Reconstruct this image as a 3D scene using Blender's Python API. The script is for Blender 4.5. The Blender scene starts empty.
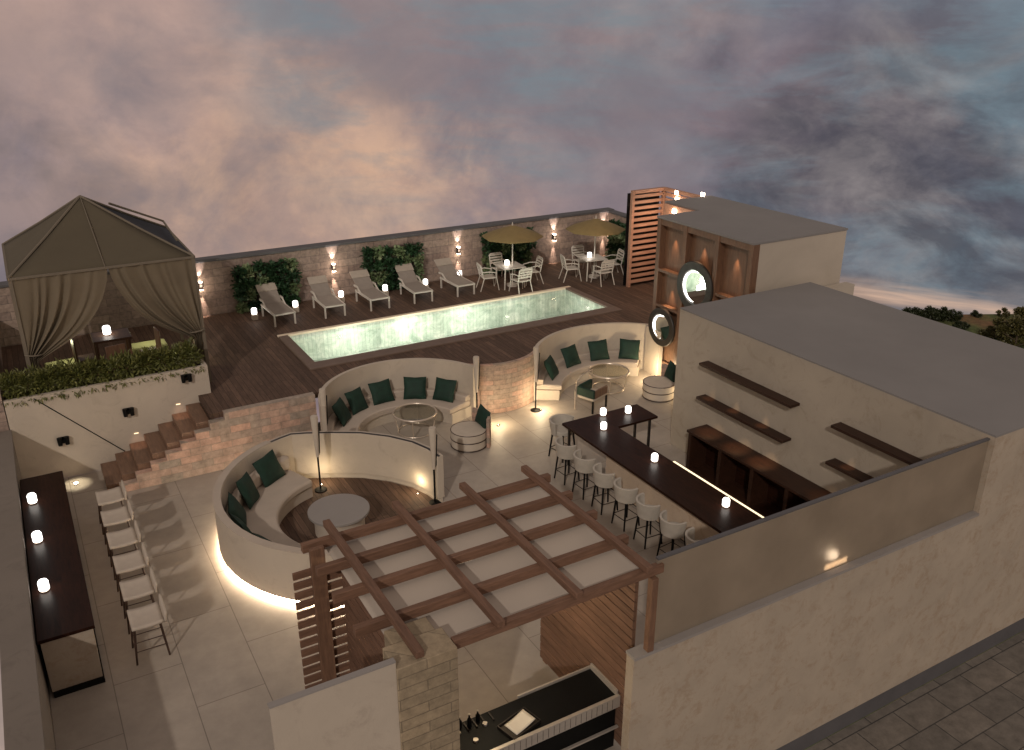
import bpy, bmesh, math, random
from mathutils import Vector, Matrix, geometry
random.seed(7)
PI = math.pi
def R(a): return math.radians(a)
scn = bpy.context.scene
COL = scn.collection

# ------------------------------------------------------------------ helpers
class MB:
    def __init__(s): s.bm = bmesh.new(); s.uv = None
    def box(s, x0, x1, y0, y1, z0, z1, M=None):
        v = [s.bm.verts.new(p) for p in ((x0,y0,z0),(x1,y0,z0),(x1,y1,z0),(x0,y1,z0),(x0,y0,z1),(x1,y0,z1),(x1,y1,z1),(x0,y1,z1))]
        for f in ((3,2,1,0),(4,5,6,7),(0,1,5,4),(1,2,6,5),(2,3,7,6),(3,0,4,7)): s.bm.faces.new([v[i] for i in f])
        if M is not None:
            for a in v: a.co = M @ a.co
        return s
    def bar(s, a, b, w, h, up=(0,0,1)):
        a = Vector(a); b = Vector(b); d = b-a; L = d.length; z = d.normalized(); u = Vector(up)
        if abs(z.dot(u)) > .98: u = Vector((0,1,0))
        x = u.cross(z).normalized(); y = z.cross(x)
        M = Matrix((x,y,z)).transposed().to_4x4(); M.translation = a
        return s.box(-w/2, w/2, -h/2, h/2, 0, L, M)
    def lathe(s, prof, c=(0,0,0), n=24, a0=0, a1=2*PI, M=None):
        full = abs(a1-a0-2*PI) < 1e-6; cols = []
        N = n if full else n+1
        for i in range(N):
            a = a0+(a1-a0)*i/n
            cols.append([s.bm.verts.new((c[0]+r*math.cos(a), c[1]+r*math.sin(a), c[2]+z)) for r, z in prof])
        if M is not None:
            for cc in cols:
                for v in cc: v.co = M @ v.co
        for i in range(n):
            A, B = cols[i], cols[(i+1) % N]
            for j in range(len(prof)-1):
                try: s.bm.faces.new((A[j], B[j], B[j+1], A[j+1]))
                except ValueError: pass
        if not full:
            for A, fl in ((cols[0], 1), (cols[-1], 0)):
                if len(prof) > 3:
                    f = A[:-1] if prof[0] == prof[-1] else A
                    s.bm.faces.new(f if fl else f[::-1])
        return s
    def cyl(s, r, z0, z1, c=(0,0,0), n=16, r2=None, M=None):
        r2 = r if r2 is None else r2
        return s.lathe([(0.0001,z0),(r,z0),(r2,z1),(0.0001,z1)], c, n, M=M)
    def arcwall(s, c, r0, r1, z0, z1, a0, a1, n=40):   # ring sector, degrees
        a0, a1 = R(a0), R(a1)
        return s.lathe([(r0,z0),(r1,z0),(r1,z1),(r0,z1),(r0,z0)], (c[0],c[1],0), n, a0, a1)
    def tube(s, pts, r, n=8, closed=False):
        pts = [Vector(p) for p in pts]; rings = []; N = len(pts)
        for i, p in enumerate(pts):
            if closed: d = (pts[(i+1)%N]-pts[i-1])
            else: d = pts[min(i+1,N-1)]-pts[max(i-1,0)]
            d.normalize(); u = Vector((0,0,1)) if abs(d.z) < .95 else Vector((1,0,0))
            x = d.cross(u).normalized(); y = d.cross(x)
            rr = r[i] if isinstance(r, (list,tuple)) else r
            rings.append([s.bm.verts.new(p+x*rr*math.cos(2*PI*k/n)+y*rr*math.sin(2*PI*k/n)) for k in range(n)])
        for i in range(N if closed else N-1):
            A, B = rings[i], rings[(i+1)%N]
            for k in range(n): s.bm.faces.new((A[k], A[(k+1)%n], B[(k+1)%n], B[k]))
        if not closed:
            s.bm.faces.new(rings[0][::-1]); s.bm.faces.new(rings[-1])
        return s
    def prism(s, poly, z0, z1):       # poly CCW in XY
        lo = [s.bm.verts.new((x,y,z0)) for x, y in poly]; hi = [s.bm.verts.new((x,y,z1)) for x, y in poly]
        n = len(poly)
        for t in geometry.tessellate_polygon([[Vector((x,y,0)) for x, y in poly]]):
            s.bm.faces.new([hi[i] for i in t]); s.bm.faces.new([lo[i] for i in t][::-1])
        for i in range(n): s.bm.faces.new((lo[i], lo[(i+1)%n], hi[(i+1)%n], hi[i]))
        return s
    def prismY(s, poly, y0, y1):      # poly in XZ
        A = [s.bm.verts.new((x,y0,z)) for x, z in poly]; B = [s.bm.verts.new((x,y1,z)) for x, z in poly]
        n = len(poly)
        for t in geometry.tessellate_polygon([[Vector((x,z,0)) for x, z in poly]]):
            s.bm.faces.new([A[i] for i in t]); s.bm.faces.new([B[i] for i in t][::-1])
        for i in range(n): s.bm.faces.new((A[i], A[(i+1)%n], B[(i+1)%n], B[i]))
        return s
    def grid(s, fn, nu, nv):
        V = [[s.bm.verts.new(fn(i/nu, j/nv)) for j in range(nv+1)] for i in range(nu+1)]
        for i in range(nu):
            for j in range(nv): s.bm.faces.new((V[i][j], V[i+1][j], V[i+1][j+1], V[i][j+1]))
        return s
    def leaf(s, p, d, up, L, W):
        d = d.normalized(); w = d.cross(up)
        if w.length < 1e-3: w = Vector((1,0,0))
        w.normalize(); nrm = w.cross(d)
        a = s.bm.verts.new(p); b = s.bm.verts.new(p+d*L*.5+w*W*.5+nrm*W*.15); c = s.bm.verts.new(p+d*L-nrm*L*.15); e = s.bm.verts.new(p+d*L*.5-w*W*.5+nrm*W*.15)
        s.bm.faces.new((a,b,c)); s.bm.faces.new((a,c,e))
        return s
    def build(s, name, mat, parent=None, loc=(0,0,0), bevel=0, solid=0, fixn=True, sharp=35, subd=0):
        bm = s.bm
        if fixn: bmesh.ops.recalc_face_normals(bm, faces=bm.faces[:])
        for f in bm.faces: f.smooth = True
        for e in bm.edges:
            if len(e.link_faces) == 2 and e.calc_face_angle(0) > R(sharp): e.smooth = False
        me = bpy.data.meshes.new(name); bm.to_mesh(me); bm.free()
        if mat: me.materials.append(mat)
        o = bpy.data.objects.new(name, me); COL.objects.link(o); o.location = loc
        if parent is not None: o.parent = parent
        if solid:
            m = o.modifiers.new('solid', 'SOLIDIFY'); m.thickness = solid; m.offset = 0
        if bevel:
            m = o.modifiers.new('bevel', 'BEVEL'); m.width = bevel; m.segments = 2; m.limit_method = 'ANGLE'; m.angle_limit = R(40)
        if subd:
            m = o.modifiers.new('sub', 'SUBSURF'); m.levels = subd; m.render_levels = subd
        return o
def tag(o, label=None, cat=None, group=None, kind=None):
    if label: o['label'] = label
    if cat: o['category'] = cat
    if group: o['group'] = group
    if kind: o['kind'] = kind
    return o
def thing(name, loc, label, cat, group=None, rz=0):
    o = bpy.data.objects.new(name, None); COL.objects.link(o); o.location = loc; o.rotation_euler = (0,0,rz); o.empty_display_size = .2
    return tag(o, label, cat, group)
def copy_tree(o, parent=None):
    c = o.copy(); COL.objects.link(c)
    if parent is not None: c.parent = parent
    for ch in list(o.children): copy_tree(ch, c)
    return c
def light(kind, loc, power, col=(1,.8,.6), rot=None, size=.05, spot=60, blend=.6, name='lamp_light', parent=None):
    l = bpy.data.lights.new(name, kind); l.energy = power; l.color = col
    if kind == 'SPOT': l.spot_size = R(spot); l.spot_blend = blend; l.shadow_soft_size = size
    elif kind == 'POINT': l.shadow_soft_size = size
    elif kind == 'AREA': l.size = size
    o = bpy.data.objects.new(name, l); COL.objects.link(o); o.location = loc
    if rot: o.rotation_euler = rot
    if parent is not None: o.parent = parent
    return o

# ------------------------------------------------------------------ materials
def base(name):
    m = bpy.data.materials.new(name); m.use_nodes = True; nt = m.node_tree
    return m, nt, nt.nodes['Principled BSDF']
def nd(nt, t, **k):
    n = nt.nodes.new(t)
    for a, b in k.items(): setattr(n, a, b)
    return n
def coords(nt, scale=(1,1,1), wall=False, uv=False):
    tc = nd(nt, 'ShaderNodeTexCoord'); out = tc.outputs['UV' if uv else 'Object']
    if wall:
        sp = nd(nt, 'ShaderNodeSeparateXYZ'); nt.links.new(out, sp.inputs[0])
        ad = nd(nt, 'ShaderNodeMath', operation='ADD'); nt.links.new(sp.outputs[0], ad.inputs[0]); nt.links.new(sp.outputs[1], ad.inputs[1])
        cb = nd(nt, 'ShaderNodeCombineXYZ'); nt.links.new(ad.outputs[0], cb.inputs[0]); nt.links.new(sp.outputs[2], cb.inputs[1]); out = cb.outputs[0]
    mp = nd(nt, 'ShaderNodeMapping'); mp.inputs['Scale'].default_value = scale; nt.links.new(out, mp.inputs[0])
    return mp.outputs[0]
def ramp(nt, fac, stops):
    r = nd(nt, 'ShaderNodeValToRGB'); e = r.color_ramp.elements
    while len(e) < len(stops): e.new(.5)
    for i, (p, c) in enumerate(stops): e[i].position = p; e[i].color = (*c, 1)
    nt.links.new(fac, r.inputs[0]); return r.outputs[0]
def noise(nt, vec, scale, detail=4, rough=.6, dist=0):
    n = nd(nt, 'ShaderNodeTexNoise'); n.inputs['Scale'].default_value = scale; n.inputs['Detail'].default_value = detail
    n.inputs['Roughness'].default_value = rough; n.inputs['Distortion'].default_value = dist; nt.links.new(vec, n.inputs['Vector']); return n.outputs['Fac']
def bump(nt, b, h, st=.2, dist=.02):
    n = nd(nt, 'ShaderNodeBump'); n.inputs['Strength'].default_value = st; n.inputs['Distance'].default_value = dist
    nt.links.new(h, n.inputs['Height']); nt.links.new(n.outputs[0], b.inputs['Normal'])
def mul(c, k): return tuple(min(1, a*k) for a in c)
def mixc(nt, fac, a, b, blend='MIX'):
    m = nd(nt, 'ShaderNodeMix', data_type='RGBA', blend_type=blend)
    if isinstance(fac, (int,float)): m.inputs[0].default_value = fac
    else: nt.links.new(fac, m.inputs[0])
    for s, i in ((a,6),(b,7)):
        if isinstance(s, tuple): m.inputs[i].default_value = (*s,1)
        else: nt.links.new(s, m.inputs[i])
    return m.outputs[2]
def plain(name, c, rough=.6, var=.12, scale=3, bs=.15, bscale=60, metal=0, bd=.004, scl=(1,1,1), spec=.5):
    m, nt, b = base(name); v = coords(nt, scl)
    f = noise(nt, v, scale); nt.links.new(ramp(nt, f, [(.3, mul(c,1-var)), (.7, mul(c,1+var))]), b.inputs['Base Color'])
    b.inputs['Roughness'].default_value = rough; b.inputs['Metallic'].default_value = metal; b.inputs['Specular IOR Level'].default_value = spec
    if bs: bump(nt, b, noise(nt, v, bscale, 2), bs, bd)
    return m
def stucco(name, c, c2, rough=.85, big=.5, blot=2.2, dist=1.2, m0=.53, m1=.66):
    m, nt, b = base(name); v = coords(nt)
    f = noise(nt, v, big, 6, .65, .5); col = ramp(nt, f, [(.3, mul(c,.88)), (.55, c), (.75, mul(c,1.08))])
    g = noise(nt, v, blot, 10, .8, dist); mk = ramp(nt, g, [(m0, (0,0,0)), (m1, (.9,.9,.9))])
    nt.links.new(mixc(nt, mk, col, c2), b.inputs['Base Color'])
    b.inputs['Roughness'].default_value = rough; bump(nt, b, noise(nt, v, 35, 5), .25, .008); return m
def bricks(name, c1, c2, mortar, w, h, ms=.012, off=.5, rough=.8, wall=True, uv=False, bmp=.4, var=.25, rot=0, plankvar=True, nsc=9):
    m, nt, b = base(name); v = coords(nt, (1,1,1), wall and not uv, uv)
    if rot:
        mp = nd(nt, 'ShaderNodeMapping'); mp.inputs['Rotation'].default_value = (0,0,rot); nt.links.new(v, mp.inputs[0]); v = mp.outputs[0]
    t = nd(nt, 'ShaderNodeTexBrick'); t.offset = off; nt.links.new(v, t.inputs['Vector'])
    t.inputs['Color1'].default_value = (*c1,1); t.inputs['Color2'].default_value = (*c2,1); t.inputs['Mortar'].default_value = (*mortar,1)
    t.inputs['Scale'].default_value = 1; t.inputs['Brick Width'].default_value = w; t.inputs['Row Height'].default_value = h
    t.inputs['Mortar Size'].default_value = ms; t.inputs['Mortar Smooth'].default_value = .3; t.inputs['Bias'].default_value = 0
    f = noise(nt, coords(nt), nsc, 6, .7); k = ramp(nt, f, [(.3, (1-var,)*3), (.7, (1+var,)*3)])
    f2 = noise(nt, coords(nt), .7, 3); k2 = ramp(nt, f2, [(.3, (.85,)*3), (.7, (1.1,)*3)])
    c = mixc(nt, 1.0, t.outputs['Color'], k, 'MULTIPLY'); c = mixc(nt, 1.0, c, k2, 'MULTIPLY')
    nt.links.new(c, b.inputs['Base Color']); b.inputs['Roughness'].default_value = rough
    inv = nd(nt, 'ShaderNodeMath', operation='SUBTRACT'); inv.inputs[0].default_value = 1; nt.links.new(t.outputs['Fac'], inv.inputs[1])
    ad = nd(nt, 'ShaderNodeMath', operation='MULTIPLY_ADD'); nt.links.new(f, ad.inputs[0]); ad.inputs[1].default_value = .5; nt.links.new(inv.outputs[0], ad.inputs[2])
    bump(nt, b, ad.outputs[0], bmp, .012); return m
def wood(name, c, c2, along='Y', rough=.45, scale=1.0, plank=0, bs=.2, spec=.5):
    m, nt, b = base(name); k = .12
    sc = {'X': (k,1,1), 'Y': (1,k,1), 'Z': (1,1,k)}[along]
    v = coords(nt, sc); f = noise(nt, v, 22*scale, 7, .65, .6)
    col = ramp(nt, f, [(.3, c2), (.5, c), (.72, mul(c,1.35))])
    g = noise(nt, coords(nt, sc), 1.6, 3); col = mixc(nt, 1.0, col, ramp(nt, g, [(.3, (.8,.8,.8)), (.7, (1.12,)*3)]), 'MULTIPLY')
    if plank:
        t = nd(nt, 'ShaderNodeTexBrick'); t.offset = .37
        w = coords(nt)
        if along == 'Y':
            mp = nd(nt, 'ShaderNodeMapping'); mp.inputs['Rotation'].default_value = (0,0,PI/2); nt.links.new(w, mp.inputs[0]); w = mp.outputs[0]
        nt.links.new(w, t.inputs['Vector']); t.inputs['Scale'].default_value = 1; t.inputs['Brick Width'].default_value = 2.6; t.inputs['Row Height'].default_value = plank
        t.inputs['Mortar Size'].default_value = .005; t.inputs['Color1'].default_value = (.78,.78,.78,1); t.inputs['Color2'].default_value = (1.2,1.2,1.2,1); t.inputs['Mortar'].default_value = (.25,.25,.25,1)
        col = mixc(nt, 1.0, col, t.outputs['Color'], 'MULTIPLY')
    nt.links.new(col, b.inputs['Base Color']); b.inputs['Roughness'].default_value = rough; b.inputs['Specular IOR Level'].default_value = spec
    bump(nt, b, f, bs, .003); return m
def emis(name, c, s):
    m, nt, b = base(name); b.inputs['Base Color'].default_value = (*c,1); b.inputs['Emission Color'].default_value = (*c,1); b.inputs['Emission Strength'].default_value = s; return m
def leafmat(name, a, b_, c):
    m, nt, b = base(name); f = noise(nt, coords(nt), 3.2, 5, .8)
    nt.links.new(ramp(nt, f, [(.3, a), (.5, b_), (.68, c)]), b.inputs['Base Color']); b.inputs['Roughness'].default_value = .5
    return m

M = {}
M['tile'] = bricks('floor_tile', (.40,.345,.29), (.37,.32,.27), (.22,.185,.155), 2.35, 1.07, .009, .5, .55, wall=False, bmp=.15, var=.08, rot=PI/2, nsc=4)
M['plaster'] = stucco('pale_plaster', (.515,.445,.365), (.42,.355,.29), .8, .5, 1.6)
M['front_stucco'] = stucco('front_stucco', (.425,.355,.28), (.30,.205,.13), .85, 1.3, 4.2, .4, .50, .74)
M['barstone'] = stucco('bar_stone', (.60,.47,.35), (.48,.33,.22), .7, 1.2, 3.0)
M['shelf_wall'] = stucco('shelf_wall_plaster', (.40,.345,.28), (.31,.26,.20), .8, .6, 1.5)
M['elev_wall'] = stucco('annex_plaster', (.47,.41,.34), (.43,.37,.30), .8, .4, 1)
M['roof'] = plain('roof_membrane', (.218,.206,.202), .9, .07, .5, .15, 30)
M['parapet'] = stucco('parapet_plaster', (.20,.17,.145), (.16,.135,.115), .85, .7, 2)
M['brick'] = bricks('split_stone', (.52,.33,.25), (.33,.275,.225), (.33,.27,.22), .48, .18, .007, .5, .85, bmp=.8, var=.34, nsc=5)
M['brick_arc'] = bricks('split_stone_curved', (.46,.29,.22), (.30,.25,.20), (.28,.22,.175), .36, .14, .008, .5, .85, uv=True, bmp=.9, var=.32)
M['backwall'] = bricks('garden_wall_stone', (.36,.27,.22), (.27,.20,.17), (.19,.15,.13), .62, .24, .008, .5, .8, bmp=.6, var=.32)
M['column'] = bricks('column_stone', (.36,.28,.185), (.29,.23,.155), (.22,.175,.12), .62, .15, .006, .45, .85, bmp=.8, var=.25)
M['deck'] = wood('deck_boards', (.115,.071,.050), (.078,.049,.036), 'Y', .7, 1.0, .14, spec=.25)
M['step'] = wood('step_wood', (.175,.10,.064), (.12,.068,.045), 'Y', .5)
M['pave'] = bricks('lower_paving', (.19,.165,.14), (.14,.125,.11), (.06,.055,.05), .95, .55, .012, .42, .8, wall=False, bmp=.6, var=.3, nsc=5)
M['pergX'] = wood('pergola_wood', (.19,.105,.068), (.13,.072,.047), 'X', .7, spec=.3)
M['pergY'] = wood('pergola_wood_cross', (.18,.10,.066), (.125,.07,.046), 'Y', .7, spec=.3)
M['pergZ'] = wood('post_wood', (.19,.105,.066), (.13,.072,.047), 'Z', .7, spec=.3)
M['panelwood'] = wood('panel_wood', (.155,.082,.048), (.105,.055,.033), 'Z', .5)
M['screenwood'] = wood('screen_wood', (.42,.23,.155), (.33,.175,.12), 'X', .55)
M['barwood'] = wood('dark_walnut', (.026,.010,.006), (.012,.0055,.0035), 'Y', .34, 1.2, bs=.05, spec=.10)
M['shelfwood'] = wood('shelf_walnut', (.034,.014,.008), (.018,.008,.0045), 'Y', .45, 1.2, spec=.3)
M['cream'] = plain('cream_fabric', (.52,.45,.37), .9, .06, 4, .25, 220)
M['lounge'] = plain('lounge_upholstery', (.46,.39,.325), .85, .06, 2, .2, 160)
M['green'] = plain('emerald_velvet', (.003,.026,.0155), .75, .35, 7, .3, 90)
M['stoolseat'] = plain('grey_stool_fabric', (.44,.40,.345), .8, .1, 6, .2, 150)
M['creamseat'] = plain('cream_stool_seat', (.50,.43,.36), .7, .06, 6, .15, 120)
M['darkwood'] = plain('dark_leg_wood', (.045,.022,.015), .4, .2, 8, .1)
M['black'] = plain('black_metal', (.005,.005,.005), .55, .2, 5, .05, spec=.15)
M['gunmetal'] = plain('dark_bronze_metal', (.045,.038,.034), .35, .2, 5, .05, metal=.6)
M['white'] = plain('white_powder_coat', (.62,.57,.50), .45, .04, 4, .05)
M['mesh'] = plain('lounger_sling', (.29,.25,.215), .7, .06, 9, .3, 300)
M['meshhead'] = plain('lounger_headrest', (.42,.36,.30), .7, .06, 9, .2, 200)
M['canvas'] = plain('gazebo_canvas', (.098,.080,.053), .95, .06, 1.2, .2, 180)
M['canvas2'] = plain('gazebo_canvas_piping', (.17,.14,.105), .9, .06, 3, .1)
M['curtain'] = plain('curtain_canvas', (.158,.125,.084), .95, .08, 2, .2, 160)
M['umbrella'] = plain('mustard_canvas', (.235,.17,.07), .9, .08, 4, .1, 150)
M['steel'] = plain('brushed_steel', (.48,.43,.38), .35, .06, 3, .05, metal=.35, scl=(1,8,8))
M['rosegold'] = plain('satin_table_metal', (.62,.53,.44), .3, .05, 3, 0, metal=.5)
M['membrane'] = plain('canopy_cloth', (.52,.45,.38), .9, .04, .6, .1, 60)
M['cap'] = plain('wall_coping', (.10,.095,.10), .7, .1, 2)
M['ledge'] = plain('ledge_coping', (.29,.265,.25), .8, .05, 1)
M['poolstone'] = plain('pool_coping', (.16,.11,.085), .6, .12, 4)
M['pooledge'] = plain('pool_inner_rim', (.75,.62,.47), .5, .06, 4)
M['soil'] = plain('soil', (.05,.035,.025), .95, .3, 9, .6, 25, bd=.02)
M['yellow'] = plain('lime_cushion', (.40,.39,.20), .85, .08, 5, .2, 100)
M['leaf'] = leafmat('wall_leaf_dark', (.010,.030,.012), (.022,.062,.024), (.05,.11,.04))
M['leaflight'] = leafmat('wall_leaf_light', (.06,.12,.045), (.16,.22,.10), (.32,.34,.19))
M['hedge'] = leafmat('hedge_leaf', (.055,.070,.015), (.13,.14,.035), (.25,.24,.08))
M['tree'] = leafmat('tree_leaf', (.008,.014,.005), (.022,.032,.010), (.06,.06,.018))
M['bush'] = leafmat('bush_leaf', (.03,.035,.010), (.08,.075,.022), (.17,.13,.04))
M['bark'] = plain('bark', (.08,.055,.035), .9, .3, 5, .5, 30)
M['lantern'] = emis('lantern_glow', (1,.93,.85), 5.0)
M['led'] = emis('led_warm', (1,.80,.58), 8.0)
M['ledring'] = emis('led_ring', (1,.80,.56), 38.0)
M['ledwhite'] = emis('led_white', (1,.97,.93), 6.0)
M['ledbar'] = emis('led_bar', (1,.78,.50), 1.6)
M['bulb'] = emis('bulb', (1,.80,.6), 30.0)
# mirror
m, nt, b = base('mirror_glass'); b.inputs['Base Color'].default_value = (.75,.78,.75,1); b.inputs['Metallic'].default_value = 1; b.inputs['Roughness'].default_value = .03; M['mirror'] = m
M['mirrorframe'] = plain('mirror_frame', (.028,.023,.019), .5, .2, 6, .1)
# frosted glass
m, nt, b = base('frosted_glass'); b.inputs['Roughness'].default_value = .75
b.inputs['Transmission Weight'].default_value = .55; b.inputs['IOR'].default_value = 1.2
nt.links.new(ramp(nt, noise(nt, coords(nt), 1.2, 4, .6), [(.3, (.40,.33,.255)), (.7, (.50,.42,.33))]), b.inputs['Base Color']); M['frost'] = m
# clear table glass
m, nt, b = base('table_glass'); out = nt.nodes['Material Output']; tr = nd(nt, 'ShaderNodeBsdfTransparent'); tr.inputs[0].default_value = (.80,.80,.76,1)
gl = nd(nt, 'ShaderNodeBsdfGlossy'); gl.inputs['Roughness'].default_value = .08; mx = nd(nt, 'ShaderNodeMixShader'); mx.inputs[0].default_value = .16
nt.links.new(tr.outputs[0], mx.inputs[1]); nt.links.new(gl.outputs[0], mx.inputs[2]); nt.links.new(mx.outputs[0], out.inputs[0]); M['glass'] = m
# pool water
m, nt, b = base('pool_water'); out = nt.nodes['Material Output']; tr = nd(nt, 'ShaderNodeBsdfTransparent'); tr.inputs[0].default_value = (.94,.99,.95,1)
gl = nd(nt, 'ShaderNodeBsdfGlossy'); gl.inputs['Roughness'].default_value = .05; fr = nd(nt, 'ShaderNodeFresnel'); fr.inputs[0].default_value = 1.33
bp = nd(nt, 'ShaderNodeBump'); bp.inputs['Strength'].default_value = .12; bp.inputs['Distance'].default_value = .03
nt.links.new(noise(nt, coords(nt), 3.5, 3, .6, .5), bp.inputs['Height']); nt.links.new(bp.outputs[0], gl.inputs['Normal']); nt.links.new(bp.outputs[0], fr.inputs['Normal'])
mx = nd(nt, 'ShaderNodeMixShader'); nt.links.new(fr.outputs[0], mx.inputs[0]); nt.links.new(tr.outputs[0], mx.inputs[1]); nt.links.new(gl.outputs[0], mx.inputs[2]); nt.links.new(mx.outputs[0], out.inputs[0]); M['water'] = m
# pool mosaic
m, nt, b = base('pool_mosaic'); v = coords(nt); f = noise(nt, v, 2.6, 6, .75, .8)
c = ramp(nt, f, [(.33, (.34,.40,.33)), (.5, (.54,.58,.50)), (.66, (.82,.80,.72))])
t = nd(nt, 'ShaderNodeTexBrick'); t.offset = 0; nt.links.new(v, t.inputs['Vector']); t.inputs['Scale'].default_value = 1; t.inputs['Brick Width'].default_value = .12; t.inputs['Row Height'].default_value = .12; t.inputs['Mortar Size'].default_value = .006
t.inputs['Color1'].default_value = (.8,.8,.8,1); t.inputs['Color2'].default_value = (1,1,1,1); t.inputs['Mortar'].default_value = (.6,.6,.6,1)
nt.links.new(mixc(nt, 1.0, c, t.outputs['Color'], 'MULTIPLY'), b.inputs['Base Color']); b.inputs['Roughness'].default_value = .4; M['mosaic'] = m
# field
m, nt, b = base('field_grass'); f = noise(nt, coords(nt), .035, 5, .6); g = noise(nt, coords(nt), .6, 5, .7)
c = ramp(nt, f, [(.40, (.17,.085,.04)), (.5, (.09,.10,.03)), (.62, (.07,.10,.025))]); nt.links.new(mixc(nt, 1.0, c, ramp(nt, g, [(.3, (.55,)*3), (.7, (1.4,)*3)]), 'MULTIPLY'), b.inputs['Base Color']); b.inputs['Roughness'].default_value = .95; M['field'] = m

D = 1.42     # pool deck level

# ------------------------------------------------------------------ ground and terrace
o = MB().box(-.915,13.41,7.5,20.925,-.3,0).box(-.915,6.04,7.32,7.5,-.3,0).box(13.41,16.1,15.25,20.925,-.3,0).build('terrace_floor', M['tile']); tag(o, kind='structure')
tag(MB().box(-.915,6.045,7.34,7.5,-1.45,-.302).build('base_wall', M['front_stucco']), 'low plastered wall under the terrace edge below the grill counter', 'wall')
o = MB().box(-6,40,-6,7.31,-1.75,-1.45).build('pavement', M['pave']); tag(o, kind='structure')
# pool deck with a hole for the pool
L2C, L2R = (7.78,18.54), 2.16
L3C, L3R = (14.08,17.85), 2.62
BC, BR = (10.9,20.62), 1.63
def arc(c, r, a0, a1, n): return [(c[0]+r*math.cos(R(a0+(a1-a0)*i/n)), c[1]+r*math.sin(R(a0+(a1-a0)*i/n))) for i in range(n+1)]
outer = [(3.15,19.66),(5.62,19.66)] + arc(L2C, L2R+.1, 150.3, 25, 24) + arc(BC, BR-.1, 228, 314, 16) + arc(L3C, L3R+.1, 140.5, 41, 24) + [(16.11,19.62),(19.9,19.62),(19.9,27.2),(-1.3,27.2),(-1.3,21.5),(3.15,21.5)]
PX0, PX1, PY0, PY1 = 6.15, 16.1, 21.35, 24.2
hole = [(PX0,PY0),(PX1,PY0),(PX1,PY1),(PX0,PY1)]
mb = MB(); allp = outer+hole
for z, fl in ((D,0),(D-.14,1)):
    vs = [mb.bm.verts.new((x,y,z)) for x, y in allp]
    for t in geometry.tessellate_polygon([[Vector((x,y,0)) for x, y in outer],[Vector((x,y,0)) for x, y in hole]]):
        try: mb.bm.faces.new([vs[i] for i in (t if not fl else t[::-1])])
        except ValueError: pass
    if z == D: top = vs
    else: bot = vs
no = len(outer)
for i in range(no): mb.bm.faces.new((bot[i],bot[(i+1)%no],top[(i+1)%no],top[i]))
for i in range(4):
    a, b_ = no+i, no+(i+1)%4; mb.bm.faces.new((bot[b_],bot[a],top[a],top[b_]))
o = mb.build('pool_deck', M['deck']); tag(o, kind='structure')

# swimming pool
sp = thing('swimming_pool', (11.1,22.8,0), 'long rectangular lit pool with pale green mosaic set in the wooden deck', 'pool')
def rel(*p): return tuple(p)
mb = MB()
ix0, ix1, iy0, iy1 = 6.33-11.1, 15.98-11.1, 21.6-22.8, 24.08-22.8
z0, zt = .55, D-.02
mb.box(ix0-.1,ix1+.1,iy0-.1,iy1+.1,z0-.1,z0)
mb.box(ix0-.1,ix0,iy0-.1,iy1+.1,z0,zt); mb.box(ix1,ix1+.1,iy0-.1,iy1+.1,z0,zt); mb.box(ix0,ix1,iy0-.1,iy0,z0,zt); mb.box(ix0,ix1,iy1,iy1+.1,z0,zt)
mb.build('basin', M['mosaic'], sp)
mb = MB(); zc0, zc1 = D-.02, D+.045; ox0, ox1, oy0, oy1 = PX0-11.1, PX1-11.1+.12, PY0-22.8-.2, PY1-22.8
mb.box(ox0-.1,ox1,oy0,iy0,zc0,zc1); mb.box(ox0-.1,ix0,iy0,iy1,zc0,zc1); mb.box(ix1,ox1,iy0,iy1,zc0,zc1)
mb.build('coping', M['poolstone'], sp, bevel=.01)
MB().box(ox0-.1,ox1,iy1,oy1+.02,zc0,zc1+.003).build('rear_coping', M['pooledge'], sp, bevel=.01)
for i in range(5):
    x = ix0+1.0+i*1.95
    lt = MB().cyl(.09,0,.03,n=16).build('pool_light', M['bulb'], sp, loc=(x, iy0+.03, .95)); lt.rotation_euler = (-PI/2,0,0)
    light('POINT', (x, iy0+.8, 1.15), 32 if i < 4 else 15, (.95,1,.90), size=.2, parent=sp, name='pool_lamp')
    light('POINT', (x+.9, iy1-.7, 1.1), 27 if i < 3 else 8, (.95,1,.90), size=.2, parent=sp, name='pool_lamp')
o = MB().grid(lambda u,v: (6.332+9.646*u, 21.602+2.476*v, D-.10), 4, 2).build('water', M['water']); tag(o, kind='structure')

# ------------------------------------------------------------------ walls
w = thing('garden_wall', (0,0,0), 'long stone block wall with dark coping behind the pool loungers', 'wall')
MB().box(-1.3,19.9,27.2,27.5,0,3.12).build('stonework', M['backwall'], w)
MB().box(-1.35,20.2,27.15,27.56,3.12,3.2).build('coping', M['cap'], w, bevel=.01)
w = thing('side_wall', (0,0,0), 'short stone side wall at the far right corner of the deck', 'wall')
MB().box(19.9,20.15,21,27.2,0,3.10).build('stonework', M['backwall'], w)
MB().box(19.86,20.2,21,27.14,3.10,3.17).build('coping', M['cap'], w, bevel=.01)
w = thing('parapet_wall', (0,0,0), 'grey plastered parapet wall along the left edge, behind the walnut counter', 'wall')
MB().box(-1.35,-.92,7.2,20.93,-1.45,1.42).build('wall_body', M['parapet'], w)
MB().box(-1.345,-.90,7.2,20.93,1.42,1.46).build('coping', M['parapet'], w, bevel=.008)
w = tag(MB().box(-1.32,-.95,20.93,27.2,-1.45,D+.9).build('deck_side_wall', M['backwall']), 'brown stone side wall left of the canvas gazebo', 'wall')

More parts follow.
